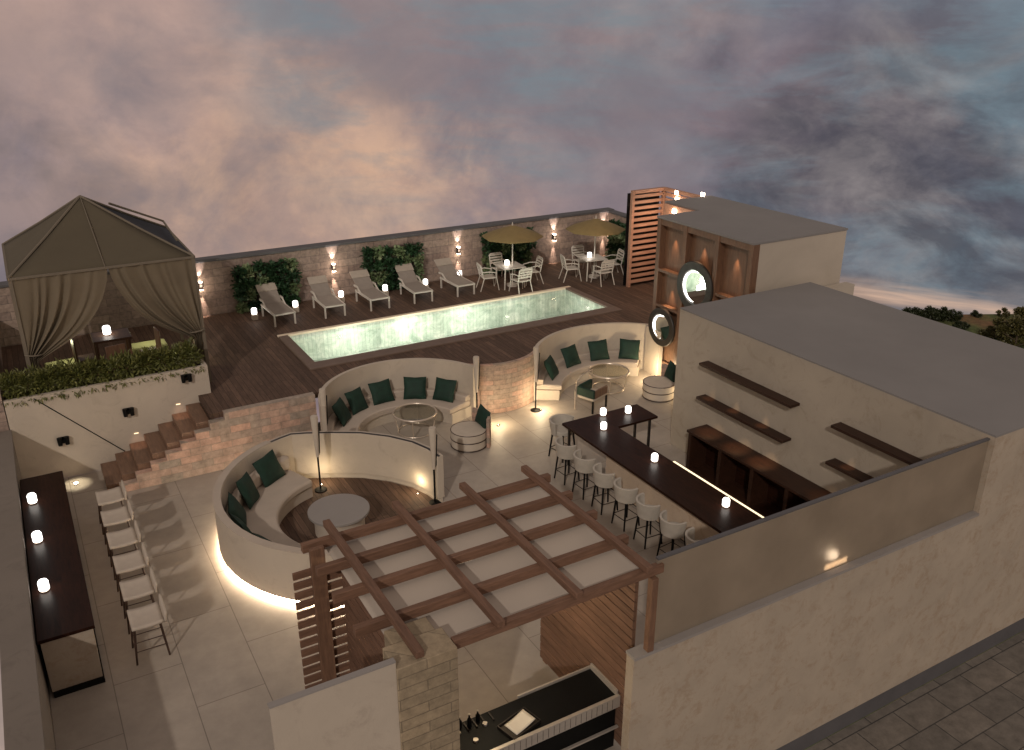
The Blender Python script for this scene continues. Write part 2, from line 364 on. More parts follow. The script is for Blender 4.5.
w = thing('front_wall', (0,0,0), 'blotchy beige front wall under the frosted glass, right foreground', 'wall')
MB().box(6.05,13.42,7.26,7.42,-1.0,2.10).build('wall_body', M['front_stucco'], w)
MB().box(6.05,13.418,7.24,7.44,2.10,2.145).build('coping', M['ledge'], w)
w = tag(MB().box(6.1,19.0,7.32,7.6,-1.45,-1.002).build('plinth', M['cap']), 'dark recessed plinth under the beige front wall, above the paving', 'plinth')
w = thing('glass_screen', (0,0,0), 'long frosted glass balustrade standing on the beige front wall', 'glass screen')
MB().box(6.42,13.41,7.36,7.39,2.145,3.50).build('glass_pane', M['frost'], w)
MB().box(6.42,13.415,7.345,7.405,3.50,3.53).build('top_rail', M['cap'], w)
u = thing('ledge_uplight', (10.05,7.425,2.145), 'small glowing strip light behind the foot of the frosted glass', 'light')
MB().box(-.22,.22,-.012,.012,0,.05).build('housing', M['steel'], u)
MB().box(-.24,.24,-.020,-.013,.0,.09).build('tube', M['led'], u)
light('POINT', (10.05,7.50,2.30), 5, (1,.9,.78), size=.1, name='ledge_glow')

bb = thing('bar_building', (0,0,0), 'low flat roofed block behind the bar with plastered shelf wall', 'building')
MB().box(13.42,17.8,7.26,7.5,-1.0,3.58).build('front_wall', M['front_stucco'], bb)
MB().box(13.421,17.8,7.5,15.25,-1.0,3.58).build('shelf_wall', M['shelf_wall'], bb)
MB().box(13.418,17.803,7.257,15.253,3.58,3.615).build('roof', M['roof'], bb)
MB().box(17.82,19.6,15.28,15.58,-1.0,3.28).build('corner_block', M['elev_wall'], bb)

w = thing('left_front_wall', (0,0,0), 'pale plastered wall panel at the bottom centre beside the stone column', 'wall')
MB().box(1.33,2.70,7.22,7.27,-1.45,3.53).build('wall_body', M['plaster'], w)
MB().box(1.32,2.70,7.21,7.285,3.53,3.55).build('coping', M['ledge'], w)
w = thing('stone_column', (0,0,0), 'beige split stone column at the pergola corner, between pale wall and grill', 'column')
MB().box(2.70,3.44,7.20,7.62,-1.45,3.44).build('shaft', M['column'], w, bevel=.01)
MB().box(2.86,3.40,7.62,7.98,-1.45,3.36).build('rear_shaft', M['column'], w, bevel=.01)

# stair
st = thing('staircase', (0,0,0), 'brown wooden steps rising from terrace to pool deck', 'stairs')
for i in range(7):
    MB().box(.72+.35*i, 3.15, 19.7, 20.92, .1775*i, .1775*(i+1)).build('step', M['step'], st, bevel=.008)
for k, (x, z) in enumerate(((1.62,.71),(2.66,1.243))):
    s_ = MB().box(-.05,.05,-.006,.0,-.010,.010).build('step_light', M['ledbar'], st, loc=(x,20.925,z+.05))
    light('SPOT', (x,20.74,z+.34), 5, (1,.58,.38), rot=(0,0,0), spot=66, size=.03, name='step_glow')
# stepped split stone wall beside the stair + to lounge
poly = [(.98,0),(5.64,0),(5.64,1.44),(3.45,1.44)]
for i in range(7): 
    x = 3.45-.35*i; z = 1.44-.1775*(i+1)
    poly += [(x, z+0.0), (x-.35, z)] if i < 6 else [(x, z), (.98, z)]
rw = thing('stair_side_wall', (0,0,0), 'stepped split stone wall flanking the wooden stair', 'wall')
MB().prismY(poly, 19.5, 19.69).build('stonework', M['brick'], rw)
def uvarc(o, c, r):
    me = o.data; uv = me.uv_layers.new(name='UVMap')
    for p in me.polygons:
        for li in p.loop_indices:
            v = me.vertices[me.loops[li].vertex_index].co; uv.data[li].uv = (math.atan2(v.y-c[1], v.x-c[0])*r, v.z)
w = MB().arcwall(BC, BR-.12, BR, 0, 1.43, 224, 318, 32).build('curved_stone_wall', M['brick_arc']); uvarc(w, (BC[0],BC[1]), BR)
# atan2 wraps inside (-180,180]; 224..318 -> -136..-42, continuous
tag(w, 'bulging split stone retaining wall between the two curved seating bays', 'wall')

# planter
pl = thing('planter_wall', (0,0,0), 'tall pale planter wall below the canvas gazebo, left of the stair', 'planter')
MB().box(-.93,3.46,20.93,21.03,0,2.15).build('front_panel', M['plaster'], pl)
MB().box(3.36,3.46,21.03,21.5,D,2.15).build('side_panel', M['plaster'], pl)
MB().box(-.93,3.36,21.42,21.5,D,2.13).build('rear_panel', M['plaster'], pl)
MB().box(-.93,3.36,21.03,21.42,1.9,2.08).build('soil_bed', M['soil'], pl)
tag(MB().tube([(-.34,20.92,2.10),(1.3,20.92,.36)], .012, 6).build('wall_stripe', M['black']), 'thin dark cable running diagonally down the pale planter wall', 'stripe')  # thin black tube that draws the dark diagonal line on the wall
# hedge plants
def clump_leaves(mb, c, rx, ry, rz, n, L, W, down=.0):
    for _ in range(n):
        while True:
            p = Vector((random.uniform(-1,1),random.uniform(-1,1),random.uniform(-1,1)))
            if p.length <= 1: break
        p = p*(.55+.45*random.random()) if p.length else p
        d = Vector((p.x+random.uniform(-.6,.6), p.y+random.uniform(-.6,.6), p.z+random.uniform(-.4,.8)-down))
        mb.leaf(Vector((c[0]+p.x*rx, c[1]+p.y*ry, c[2]+p.z*rz)), d, Vector((random.uniform(-1,1),random.uniform(-1,1),1)), L*random.uniform(.6,1.3), W*random.uniform(.7,1.2))
names = ['far left end','between the left end and the first wall light','above the first wall light','right of the first wall light','under the tied left curtain','under the gazebo opening, left side','under the gazebo opening, below the lantern','under the gazebo opening, right side','above the second wall light','under the tied right curtain','left of the third wall light','at the right end above the third wall light']
for i in range(12):
    x = -.72+i*.352
    t = thing('hedge_plant', (x,21.22,2.08), 'bushy green planter shrub, '+names[i], 'plant', 'shrubs in the planter below the gazebo')
    mb = MB(); clump_leaves(mb, (0,-.02,.24), .28, .25, .30+random.uniform(-.04,.06), 380, .13, .04)
    for k in range(6): clump_leaves(mb, (random.uniform(-.22,.22),random.uniform(-.14,.1),.44+random.uniform(-.06,.08)), .07, .07, .16, 34, .14, .03, -.8)
    for k in range(4): clump_leaves(mb, (-.16+k*.11+random.uniform(-.03,.03),-.235-random.uniform(.02,.06),.04-random.uniform(0,.07)), .05, .03, .07, 12, .10, .03, .9)
    mb.build('foliage', M['hedge'], t, fixn=False)
    mb = MB()
    for k in range(4): mb.tube([(0,0,-.02),(random.uniform(-.12,.12),random.uniform(-.1,.1),.25)], .008, 5)
    mb.build('stem', M['bark'], t)
# wall fixtures on planter
for k, (x, z, l) in enumerate(((.06,.97,'lowest and leftmost'),(1.53,1.37,'middle one'),(2.93,1.95,'highest, near the top of the stair'))):
    f = thing('wall_light', (x,20.93,z), 'unlit dark bracket light on the pale planter wall, '+l, 'wall light', 'dark bracket lights on the planter wall')
    MB().box(-.05,.05,-.03,0,-.08,.08).build('backplate', M['black'], f)
    for s in (-1,1): MB().cyl(.045,-.10,.09,c=(s*.075,-.075,0),n=12,r2=.055).build('shade', M['black'], f)
    MB().box(-.08,.08,-.08,-.03,-.02,.02).build('arm', M['black'], f)
# floor spot at foot of the planter
f = thing('floor_light', (.13,20.5,0), 'glowing spotlight at the foot of the planter wall', 'floor light')
MB().cyl(.06,0,.02,n=16).build('housing', M['steel'], f); MB().cyl(.045,.02,.024,n=16).build('lens', M['bulb'], f)
light('SPOT', (.13,20.72,.9), 60, (1,.88,.62), rot=(R(-14),0,0), spot=46, blend=.9, size=.03, name='floor_glow')

# ------------------------------------------------------------------ annex (lift) building with wooden panel face
an = thing('lift_building', (0,0,0), 'tall plastered block with flat roof and wood panelled face', 'building')
ZT = 4.74
MB().prism([(16.22,15.62),(19.38,15.62),(19.38,21.0),(17.6,21.0),(17.6,19.35),(16.22,19.35)], 0, ZT).build('wall', M['elev_wall'], an)
MB().prism([(15.97,15.60),(19.40,15.60),(19.40,21.02),(17.56,21.04),(17.56,19.42),(15.96,19.42)], ZT, ZT+.05).build('roof', M['roof'], an)
# wood face at X=16.1..16.22, niches
MB().box(16.17,16.219,15.62,19.4,0,ZT-.002).build('wood_backing', M['panelwood'], an)
mb = MB()
ys = [19.4,19.28,18.28,18.16,17.0,16.88,15.76,15.62]
for y in ((19.24,19.4),(18.12,18.28),(16.84,17.0),(15.60,15.76)): mb.box(15.98,16.169,y[0],y[1],0,ZT-.004)
for (a, b_) in ((18.28,19.24),(17.0,18.12),(15.76,16.84)): mb.box(16.0,16.169,a,b_,ZT-.18,ZT-.006)
mb.box(16.10,16.169,18.28,19.24,0,.5); mb.box(16.10,16.169,17.0,18.12,1.30,1.42)
mb.build('wood_frame', M['panelwood'], an, bevel=.006)
for (a, b_, z) in ((18.28,19.24,3.25),(18.28,19.24,2.2),(17.0,18.12,2.2),(15.76,16.84,3.15)):
    MB().box(15.98,16.168,a,b_,z-.04,z+.04).build('niche_shelf', M['panelwood'], an, bevel=.004)
for (y, z) in ((18.76,4.4),(17.56,4.4),(16.3,4.4),(18.76,2.9),):
    light('SPOT', (16.08,y,z), 55, (1,.60,.34), rot=(0,0,0), spot=50, blend=.9, size=.02, name='niche_spot')
def mirror(y, z, r, label):
    t = thing('round_mirror', (15.975,y,z), label, 'mirror', 'lit round mirrors on the wood panelling')
    MR = Matrix.Rotation(-PI/2, 4, 'Y')
    MB().lathe([(r*.60,.0),(r,.0),(r,.05),(r*.97,.07),(r*.68,.07),(r*.66,.03)], n=48, M=MR).build('frame', M['mirrorframe'], t)
    MB().cyl(r*.66,.015,.03,n=48,M=MR).build('glass', M['mirror'], t)
    # light crescent on the far (left) side
    pts = [];rad = []
    for i in range(33):
        a = R(65+ (300-65)*i/32); s = math.sin(PI*i/32)
        p = Vector((math.cos(a)*r*.63, math.sin(a)*r*.63, .085)); pts.append((-p.z, -p.x*-1*-1, p.y)); rad.append(.004+.020*s)
    pts = [(-.045, math.cos(R(-88+190*i/32))*r*.60, math.sin(R(-88+190*i/32))*r*.60) for i in range(33)]
    MB().tube(pts, rad, 8).build('light_crescent', M['ledwhite'], t)
mirror(17.6,3.15,.72,'large dark framed round mirror high on the wood panelling')
mirror(18.88,1.60,.58,'smaller dark framed round mirror low beside the curved seating')

# slatted wooden screen round the stair head
sc_ = thing('slatted_screen', (0,0,0), 'tall orange brown slatted wood screen at the far end of the pool deck', 'screen')
mb = MB(); z = D+.12
while z < 4.62: mb.box(18.04,19.24,23.17,23.23,z,z+.10); z += .195
mb.build('front_slats', M['screenwood'], sc_)
mb = MB(); z = D+.12
while z < 4.62: mb.box(19.27,19.33,21.05,23.2,z,z+.115); z += .195
mb.build('side_slats', M['screenwood'], sc_)
for p in ((17.94,18.04,23.14,23.26),(19.24,19.36,23.14,23.26),(19.24,19.36,21.0,21.05)): MB().box(*p,D,4.73).build('post', M['pergZ'] if 0 else M['screenwood'], sc_, bevel=.005)
MB().box(18.04,19.24,23.13,23.27,4.62,4.73).build('top_rail', M['screenwood'], sc_)
MB().box(19.24,19.36,21.05,23.14,4.62,4.735).build('top_rail', M['screenwood'], sc_)
MB().box(17.96,19.3,23.42,23.46,D,4.6).build('backing', M['black'], sc_)
for (x,y,z,l) in ((19.265,22.48,4.66,'topmost, below the top rail'),(19.265,22.45,4.44,'just below the topmost one'),(19.265,21.22,4.80,'alone at the right end of the top rail'),(17.475,20.45,4.58,'upper one on the wood clad return'),(17.475,20.45,4.32,'lower one on the wood clad return')):
    t = tag(MB().box(-.03,.0,-.07,.07,-.06,.06).build('screen_light', M['bulb'], loc=(x,y,z)), 'bright square light on slatted screen, '+l, 'light', 'lights on the slatted screen')
MB().box(17.48,17.598,19.43,20.98,0,ZT-.003).build('return_cladding', M['screenwood'], an)
light('POINT', (18.9,22.5,4.2), 10, (1,.66,.42), size=.05, name='screen_glow'); light('POINT', (17.2,20.4,4.4), 9, (1,.66,.42), size=.05, name='screen_glow'); light('POINT', (18.6,22.4,2.6), 10, (1,.62,.4), size=.05, name='screen_glow')
light('SPOT', (18.3,21.9,4.2), 30, (1,.66,.45), rot=(R(60),0,0), spot=90, size=.05, name='screen_glow')

# ------------------------------------------------------------------ sconces on the garden wall
for k, (x, l) in enumerate(((4.62,'right of the gazebo'),(8.86,'behind the second lounger'),(13.45,'behind the fifth lounger'),(17.45,'between the two parasols'),(19.72,'at the far right corner'))):
    t = thing('wall_sconce', (x,27.2,2.42), 'lit up and down sconce on the stone garden wall, '+l, 'wall light', 'sconces along the garden wall')
    MB().box(-.05,.05,-.14,0,-.11,.11).build('body', M['gunmetal'], t, bevel=.005)
    MB().box(-.045,.045,-.135,-.03,.111,.125).build('upper_lens', M['bulb'], t); MB().box(-.045,.045,-.135,-.03,-.125,-.111).build('lower_lens', M['bulb'], t)
    light('SPOT', (0,-.10,-.14), 95, (1,.74,.58), rot=(R(8),0,0), spot=30, blend=.8, size=.02, parent=t, name='down_beam')
    light('SPOT', (0,-.10,.14), 60, (1,.84,.74), rot=(R(169),0,0), spot=50, blend=.8, size=.02, parent=t, name='up_beam')
    light('POINT', (0,-.22,0), 4, (1,.78,.6), size=.05, parent=t, name='sconce_glow')

# green walls
def green_wall(x0, x1, label, z1=2.92, side=None):
    t = thing('green_wall', ((x0+x1)/2,27.1,D) if side is None else (19.8,side,D), label, 'green wall', 'leafy panels on the garden wall', 0 if side is None else -PI/2)
    hw = (x1-x0)/2; H = z1-D
    MB().box(-hw+.08,hw-.08,-.08,.09,.02,H-.06).build('backing', M['soil'], t)
    dk, lt = MB(), MB(); nx = max(3, int(hw*2/.33)); nz = int(H/.33)
    for i in range(nx):
        for j in range(nz):
            c = (-hw+.17+(2*hw-.34)*i/(nx-1)+random.uniform(-.04,.04), -.14+random.uniform(-.05,.03), .16+(H-.34)*j/(nz-1)+random.uniform(-.04,.04))
            r = random.uniform(.18,.235)
            light_one = (i*2+j*3+random.randint(0,2)) % 5 in (0,2)
            clump_leaves(lt if light_one else dk, c, r, r*.7, r, 120, .13, .10)
    dk.build('dark_foliage', M['leaf'], t, fixn=False); lt.build('light_foliage', M['leaflight'], t, fixn=False)
green_wall(5.6,7.6,'leafy green panel on the garden wall behind the first lounger')
green_wall(9.85,11.95,'leafy green panel on the garden wall behind the fourth lounger')
green_wall(14.35,16.4,'leafy green panel on the garden wall behind the left parasol')
green_wall(0,2.2,'leafy green panel on the short side wall beside the slatted screen', 2.92, 25.6)

# ------------------------------------------------------------------ lanterns
def make_lantern(loc, label, group, s=1.0, ped=False):
    t = thing('lantern', loc, label, 'lantern', group)
    z = 0; s *= .86
    if ped:
        MB().box(-.085,.085,-.085,.085,0,.16).build('plinth', M['cream'], t, bevel=.006); z = .16
    MB().cyl(.085*s, z, z+.02, n=20).build('base', M['rosegold'], t)
    MB().lathe([(.0001,z+.02),(.075*s,z+.02),(.095*s,z+.045*s),(.095*s,z+.20*s),(.075*s,z+.235*s),(.0001,z+.235*s)], n=24).build('shade', M['lantern'], t)
    return t
for k, (x,y,l) in enumerate(((5.9,26.1,'left of the first lounger'),(7.22,26.2,'right of the first lounger'),(8.83,26.5,'right of the second lounger'),(10.35,26.45,'right of the third lounger'),(11.8,26.4,'right of the fourth lounger'),(13.3,26.8,'right of the fifth lounger'))):
    make_lantern((x,y,D), 'small glowing lantern on the deck, '+l, 'lanterns between the loungers', 1.0, True)

# ------------------------------------------------------------------ sun loungers
def make_lounger():
    t = thing('sun_lounger', (0,0,D), '', 'sun lounger', 'sun loungers by the pool')
    # foot end at y=0, head at y=1.85
    hw = .31
    for sx in (-1,1):
        MB().bar((sx*hw,0,.36),(sx*hw,1.3,.36),.05,.06).build('side_rail', M['white'], t)
        for y in (.04,1.25): MB().bar((sx*hw,y,0),(sx*hw,y,.34),.045,.045).build('leg', M['white'], t)
        MB().bar((sx*hw,.85,.36),(sx*hw*1.0,1.15,.52),.04,.04).bar((sx*(hw+.01),1.15,.52),(sx*(hw+.01),1.38,.52),.05,.04).build('armrest', M['white'], t)
    MB().box(-hw,hw,0,.04,.34,.38).build('cross_bar', M['white'], t); MB().box(-hw,hw,1.26,1.3,.33,.36).build('cross_bar', M['white'], t)
    MB().box(-hw+.02,hw-.02,.03,1.15,.375,.40).build('seat', M['mesh'], t, bevel=.006)
    a = R(35); c, s = math.cos(a), math.sin(a)
    Mx = Matrix.Translation((0,1.15,.39)) @ Matrix.Rotation(a, 4, 'X')
    MB().box(-hw+.02,hw-.02,0,.58,-.012,.012,Mx).build('backrest', M['mesh'], t, bevel=.006)
    MB().box(-hw+.0,hw-.0,.50,.80,.006,.04,Mx).build('headrest', M['meshhead'], t, bevel=.012)
    return t
L0 = make_lounger()
for i, (x, l) in enumerate(((6.56,'first from the gazebo, in front of a leafy panel'),(8.13,'second from the gazebo, in front of the stone wall'),(9.62,'third from the gazebo, left of the middle leafy panel'),(11.12,'fourth from the gazebo, in front of the middle leafy panel'),(12.68,'fifth from the gazebo, nearest the parasols'))):
    o = L0 if i == 0 else copy_tree(L0)
    o.location = (x,25.06,D); o['label'] = 'pale reclining sun lounger, '+l; o.rotation_euler = (0,0,R((2,-1,1,-2,1)[i]))

# ------------------------------------------------------------------ dining sets and parasols
def make_chair():
    t = thing('garden_chair', (0,0,D), '', 'chair', 'white garden chairs under the parasols')  # faces +Y (towards table)
    MB().grid(lambda u,v: (-.24+.48*u, -.22+.46*v, .44-.02*math.sin(PI*u)), 6, 6).build('seat', M['white'], t, solid=.03)
    bk = MB()
    bk.tube([(-.24,-.24,.44),(-.25,-.33,.86),(-.2,-.34,.9),(.2,-.34,.9),(.25,-.33,.86),(.24,-.24,.44)], .018, 6)
    for z, y in ((.55,-.265),(.64,-.285),(.73,-.305),(.82,-.325)): bk.box(-.23,.23,y-.01,y+.01,z,z+.055)
    bk.build('backrest', M['white'], t)
    for sx in (-1,1):
        MB().tube([(sx*.24,.22,.43),(sx*.27,.30,0)], .017, 6).build('leg', M['white'], t)
        MB().tube([(sx*.24,-.22,.43),(sx*.27,-.36,0)], .017, 6).build('leg', M['white'], t)
        MB().tube([(sx*.25,-.29,.66),(sx*.28,-.05,.67),(sx*.27,.2,.62),(sx*.245,.22,.43)], .018, 6).build('armrest', M['white'], t)
    return t
C0 = make_chair(); first = True
def garden_set(cx, cy, which, rot):
    global first
    t = thing('garden_table', (cx,cy,D), 'square white garden table under the %s mustard parasol' % which, 'table', 'garden tables under the parasols', R(rot))
    MB().box(-.42,.42,-.42,.42,.70,.735).build('table_top', M['white'], t, bevel=.01)
    for sx in (-1,1):
        for sy in (-1,1): MB().tube([(sx*.34,sy*.34,.70),(sx*.38,sy*.38,0)], .022, 6).build('leg', M['white'], t)
    p = thing('parasol', (cx+.1,cy,D), '%s mustard parasol with octagonal canopy over white table' % which, 'parasol', 'mustard parasols by the pool', R(12))
    MB().cyl(.2,0,.06,n=20).build('base', M['white'], p)
    MB().cyl(.022,.06,2.08,n=10).build('pole', M['white'], p)
    MB().lathe([(.0001,2.12),(.5,1.96),(1.04,1.76),(1.05,1.72),(1.03,1.72),(.5,1.93),(.0001,2.09)], n=8).build('canopy', M['umbrella'], p, sharp=80)
    MB().cyl(.03,2.10,2.22,n=8,r2=.01).build('finial', M['white'], p)
    mb = MB()
    for k in range(8): mb.tube([(0,0,2.0),(.98*math.cos(k*PI/4),.98*math.sin(k*PI/4),1.735)], .008, 4)
    mb.build('rib', M['white'], p)
    for k, (l) in enumerate(('near side, back to the pool','right side','far side, against the wall','left side')):
        a = R(rot+k*90); d = .82
        o = C0 if first else copy_tree(C0); first = False
        o.location = (cx+math.sin(a)*d, cy-math.cos(a)*d, D); o.rotation_euler = (0,0,a+R((6,-5,3,-7)[k])); o['label'] = 'white armchair at the table under the %s parasol, %s' % (which, l)
    make_lantern((cx-.12,cy,D+.735), 'glowing lantern on the table under the %s parasol' % which, 'lanterns on the garden tables', .95)
garden_set(14.52,25.35,'left',-4)
garden_set(17.58,24.82,'right',-8)

# ------------------------------------------------------------------ gazebo
GX0, GX1, GY0, GY1, GZ = -.30, 3.60, 21.68, 25.3, 4.68
g = thing('gazebo', (1.65,23.5,D), 'brown canvas gazebo with pyramid roof and tied back curtains', 'gazebo')
def gl_(x, y, z): return (x-1.65, y-23.5, z-D)
ap = gl_(1.52,23.5,6.02); c = [gl_(GX0-.03,GY0-.03,GZ), gl_(GX1+.03,GY0-.03,GZ), gl_(GX1+.03,GY1,GZ), gl_(GX0-.03,GY1,GZ)]
def tri(name, a, b_, mat, lift=0):
    mb = MB(); mid = lambda u, v: Vector(a)*(1-u)*(1-v)+Vector(b_)*u*(1-v)+Vector(ap)*v - Vector((0,0,.10*math.sin(PI*v)*1.0*(1-abs(2*u-1)*.3)))*lift
    mb.grid(mid, 8, 10); bmesh.ops.remove_doubles(mb.bm, verts=mb.bm.verts, dist=.0005)
    return mb.build(name, mat, g, solid=.015)
tri('roof_panel', c[0], c[1], M['canvas'], .5); tri('roof_panel', c[2], c[3], M['canvas'], .5); tri('roof_panel', c[3], c[0], M['canvas'], .5)
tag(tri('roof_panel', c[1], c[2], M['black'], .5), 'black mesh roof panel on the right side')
mb = MB()
for q in c: mb.tube([Vector(ap)+Vector((0,0,.02)), Vector(ap).lerp(Vector(q),.5)+Vector((0,0,-.005)), Vector(q)+Vector((0,0,.02))], .028, 6)
mb.tube([Vector(ap)+Vector((0,0,.02)), (Vector(c[0])+Vector(c[1]))/2+Vector((0,0,.02))], .012, 5)
mb.build('roof_piping', M['canvas2'], g)
mb = MB(); a, b_ = Vector(c[1]), Vector(c[2]); m1 = a.lerp(b_,.2).lerp(Vector(ap),.12); m2 = a.lerp(b_,.9).lerp(Vector(ap),.1); m3 = a.lerp(b_,.85).lerp(Vector(ap),.72)
up = Vector((.05,0,.10)); mb.tube([m1+up,m2+up*1.6,m3+up], .03, 5); mb.build('flap_frame', M['canvas2'], g)
for (x,y) in ((GX0,GY0),(GX1,GY0),(GX0,GY1),(GX1,GY1)):
    p = gl_(x,y,D); MB().box(p[0]-.04,p[0]+.04,p[1]-.04,p[1]+.04,0,GZ-D-.02).build('post', M['canvas2'], g)
mb = MB()
for i in range(4): mb.bar(c[i], c[(i+1)%4], .05, .05)
mb.build('eaves_frame', M['canvas2'], g)
def curtain(x_full0, x_full1, side, tie_z=2.32):
    # side -1: tied at left edge, +1: tied at right edge
    zt, zb = GZ-.03, tie_z; W = x_full1-x_full0; ph = random.uniform(0,3)
    rp = [random.uniform(0,6.28) for _ in range(4)]
    def f(u, v):
        # u 0..1 from the tied edge to the free edge; v 0 top .. .75 tie .. 1 floor
        uu = u+.035*math.sin(u*9+rp[0])+.02*math.sin(u*23+rp[1])
        if v <= .75:
            t = v/.75; w = 1-.90*t**1.55
            x = u*W*w + .03*math.sin(t*3+rp[2])*u
            droop = .30*math.sin(PI*min(1,t))**1.2*u**1.3 + .22*u*t**3
            z = zt-(zt-zb)*t - droop
            amp = (.018+.05*min(1,t*1.6))*(.7+.5*math.sin(u*7+rp[3]))
        else:
            t = (v-.75)/.25; x = u*W*(.10+.10*math.sin(t*PI/2)); z = (zb-.22*u)-((zb-.22*u)-D-.02)*t; amp = .03
        y = GY0-.02+amp*math.sin(uu*PI*2*7.5+.9*v)-.06*math.sin(PI*min(1,v/.75))*u
        xx = x_full0+x if side < 0 else x_full1-x
        return Vector(gl_(xx, y, z))
    return MB().grid(f, 150, 46).build('curtain', M['curtain'], g, sharp=180)
curtain(GX0+.02,1.66,-1,2.90); curtain(1.68,GX1-.02,1,2.86)
# left and right side curtains
def sidecur(x, y0, y1):
    def f(u, v): return Vector(gl_(x+.05*math.sin(u*PI*2*14), y0+(y1-y0)*u, GZ-.03-(GZ-.03-D-.02)*v))
    return MB().grid(f, 160, 6).build('curtain', M['curtain'], g, sharp=180)
sidecur(GX0+.03,GY0+.1,GY1-.1); sidecur(GX1-.03,GY0+.1,GY0+1.2)
for x, z in ((GX0+.14,2.88),(GX1-.14,2.84)):
    p = gl_(x,GY0-.02,z); MB().tube([(p[0]+.17*math.cos(2*PI*k/20), p[1]+.11*math.sin(2*PI*k/20), p[2]+.02*math.cos(2*PI*k/20)*(1 if x>1 else -1)) for k in range(20)], .018, 6, True).build('tieback', M['canvas2'], g)
# gazebo furniture
t = thing('wooden_table', (1.62,23.3,D), 'reddish wooden table inside the gazebo under the lantern', 'table')
MB().box(-.45,.45,-.4,.4,1.06,1.12).build('table_top', M['panelwood'], t, bevel=.01)
for sx in (-1,1):
    for sy in (-1,1): MB().box(sx*.38-.03,sx*.38+.03,sy*.33-.03,sy*.33+.03,0,1.06).build('leg', M['panelwood'], t)
def wchair(x, y, rz, l, first_=[None]):
    if first_[0] is None:
        t = thing('wooden_chair', (0,0,D), '', 'chair', 'wooden chairs inside the gazebo')
        MB().box(-.23,.23,-.22,.22,.62,.67).build('seat', M['panelwood'], t, bevel=.008)
        MB().box(-.23,.23,-.24,-.20,.72,1.22).build('backrest', M['panelwood'], t, bevel=.008)
        for sx in (-1,1):
            MB().box(sx*.2-.022,sx*.2+.022,.17,.21,0,.62).build('leg', M['panelwood'], t); MB().box(sx*.2-.022,sx*.2+.022,-.235,-.195,0,.73).build('leg', M['panelwood'], t)
        first_[0] = t
    else: t = copy_tree(first_[0])
    t.location = (x,y,D); t.rotation_euler = (0,0,rz); t['label'] = 'brown wooden chair inside the gazebo, '+l
wchair(1.55,22.35,R(10),'nearest the curtain opening'); wchair(2.45,22.9,R(95),'right of the wooden table'); wchair(.95,23.2,R(-85),'left of the wooden table')
for (x,y,l,rz,Lw) in ((.50,23.7,'seen below the left curtain',4,1.0),(2.55,24.1,'behind the right chair',0,.95),(3.2,23.0,'seen below the right curtain',84,.8)):
    t = thing('daybed', (x,y,D), 'low wooden daybed with lime cushion, '+l, 'daybed', 'daybeds inside the gazebo', R(rz))
    MB().box(-Lw/2,Lw/2,-.28,.28,0,.28).build('base', M['panelwood'], t, bevel=.01); MB().box(-Lw/2+.02,Lw/2-.02,-.26,.26,.28,.46).build('cushion', M['yellow'], t, bevel=.04)
    light('POINT', (x,y,D+1.0), 9, (1,.97,.6), size=.1, name='daybed_glow')
make_lantern((1.55,23.35,D+1.12), 'glowing lantern on the wooden table inside the gazebo', None, 1.15)

# ------------------------------------------------------------------ curved seating bays
def pillow(name_loc, ang, lean, label, group, s=.5, roll=0):
    x, y, z = name_loc; mb = MB(); h = s/2
    def f(sgn):
        def q(u, v):
            a, b_ = 2*u-1, 2*v-1; e = (1-a**4)*(1-b_**4); pin = 1-.06*(1-(a*b_)**2)*1
            k = 1-.07*(1-abs(a))*abs(b_)**3; k2 = 1-.07*(1-abs(b_))*abs(a)**3
            return Vector((a*h*k2, sgn*.085*e**.6, b_*h*k+h))
        return q
    mb.grid(f(1), 10, 10); mb.grid(f(-1), 10, 10); bmesh.ops.remove_doubles(mb.bm, verts=mb.bm.verts, dist=.001)
    o = mb.build('pillow', M['green'], loc=(x,y,z), sharp=70); o.rotation_euler = (R(-lean), R(roll), ang-PI/2); 
    return tag(o, label, 'pillow', group)
def bay(C, Rr, a0, a1, b0, b1, rin, label, pills, plabel, end=None):
    t = thing('curved_bench', (0,0,0), label, 'bench', 'curved benches set into the pool deck')
    MB().arcwall(C, Rr, Rr+.1, 0, 1.445, a0, a1, 48).build('back_wall', M['plaster'], t)
    MB().arcwall(C, rin+.06, Rr-.001, .0, .30, b0+.6, b1-.6, 48).build('plinth', M['plaster'], t)
    MB().arcwall(C, rin, Rr-.002, .30, .46, b0, b1, 48).build('seat_cushion', M['lounge'], t, bevel=.03)
    MB().arcwall(C, Rr-.20, Rr-.004, .46, .62, b0, b1, 48).build('back_cushion', M['lounge'], t, bevel=.03)
    for a, l in pills:
        x, y = C[0]+(Rr-.46)*math.cos(R(a)), C[1]+(Rr-.46)*math.sin(R(a))
        pillow((x,y,.455), R(a), 27, 'emerald pillow on the curved bench %s, %s' % (plabel, l), 'emerald pillows '+plabel, .62, random.uniform(-3,3))
    return t
bay(L2C, L2R, 176, 17, 172, 20, 1.36, 'curved cream bench in the left bay below the pool', [(141,'leftmost, turned edge on'),(118,'second from the left'),(92,'middle one'),(64,'second from the right'),(38,'rightmost')], 'of the left bay')
bay(L3C, L3R, 148, 42, 146, 46, 1.9, 'curved cream bench in the right bay below the pool', [(130,'leftmost, turned edge on'),(102,'second from the left'),(77,'third from the left'),(54,'rightmost')], 'of the right bay')
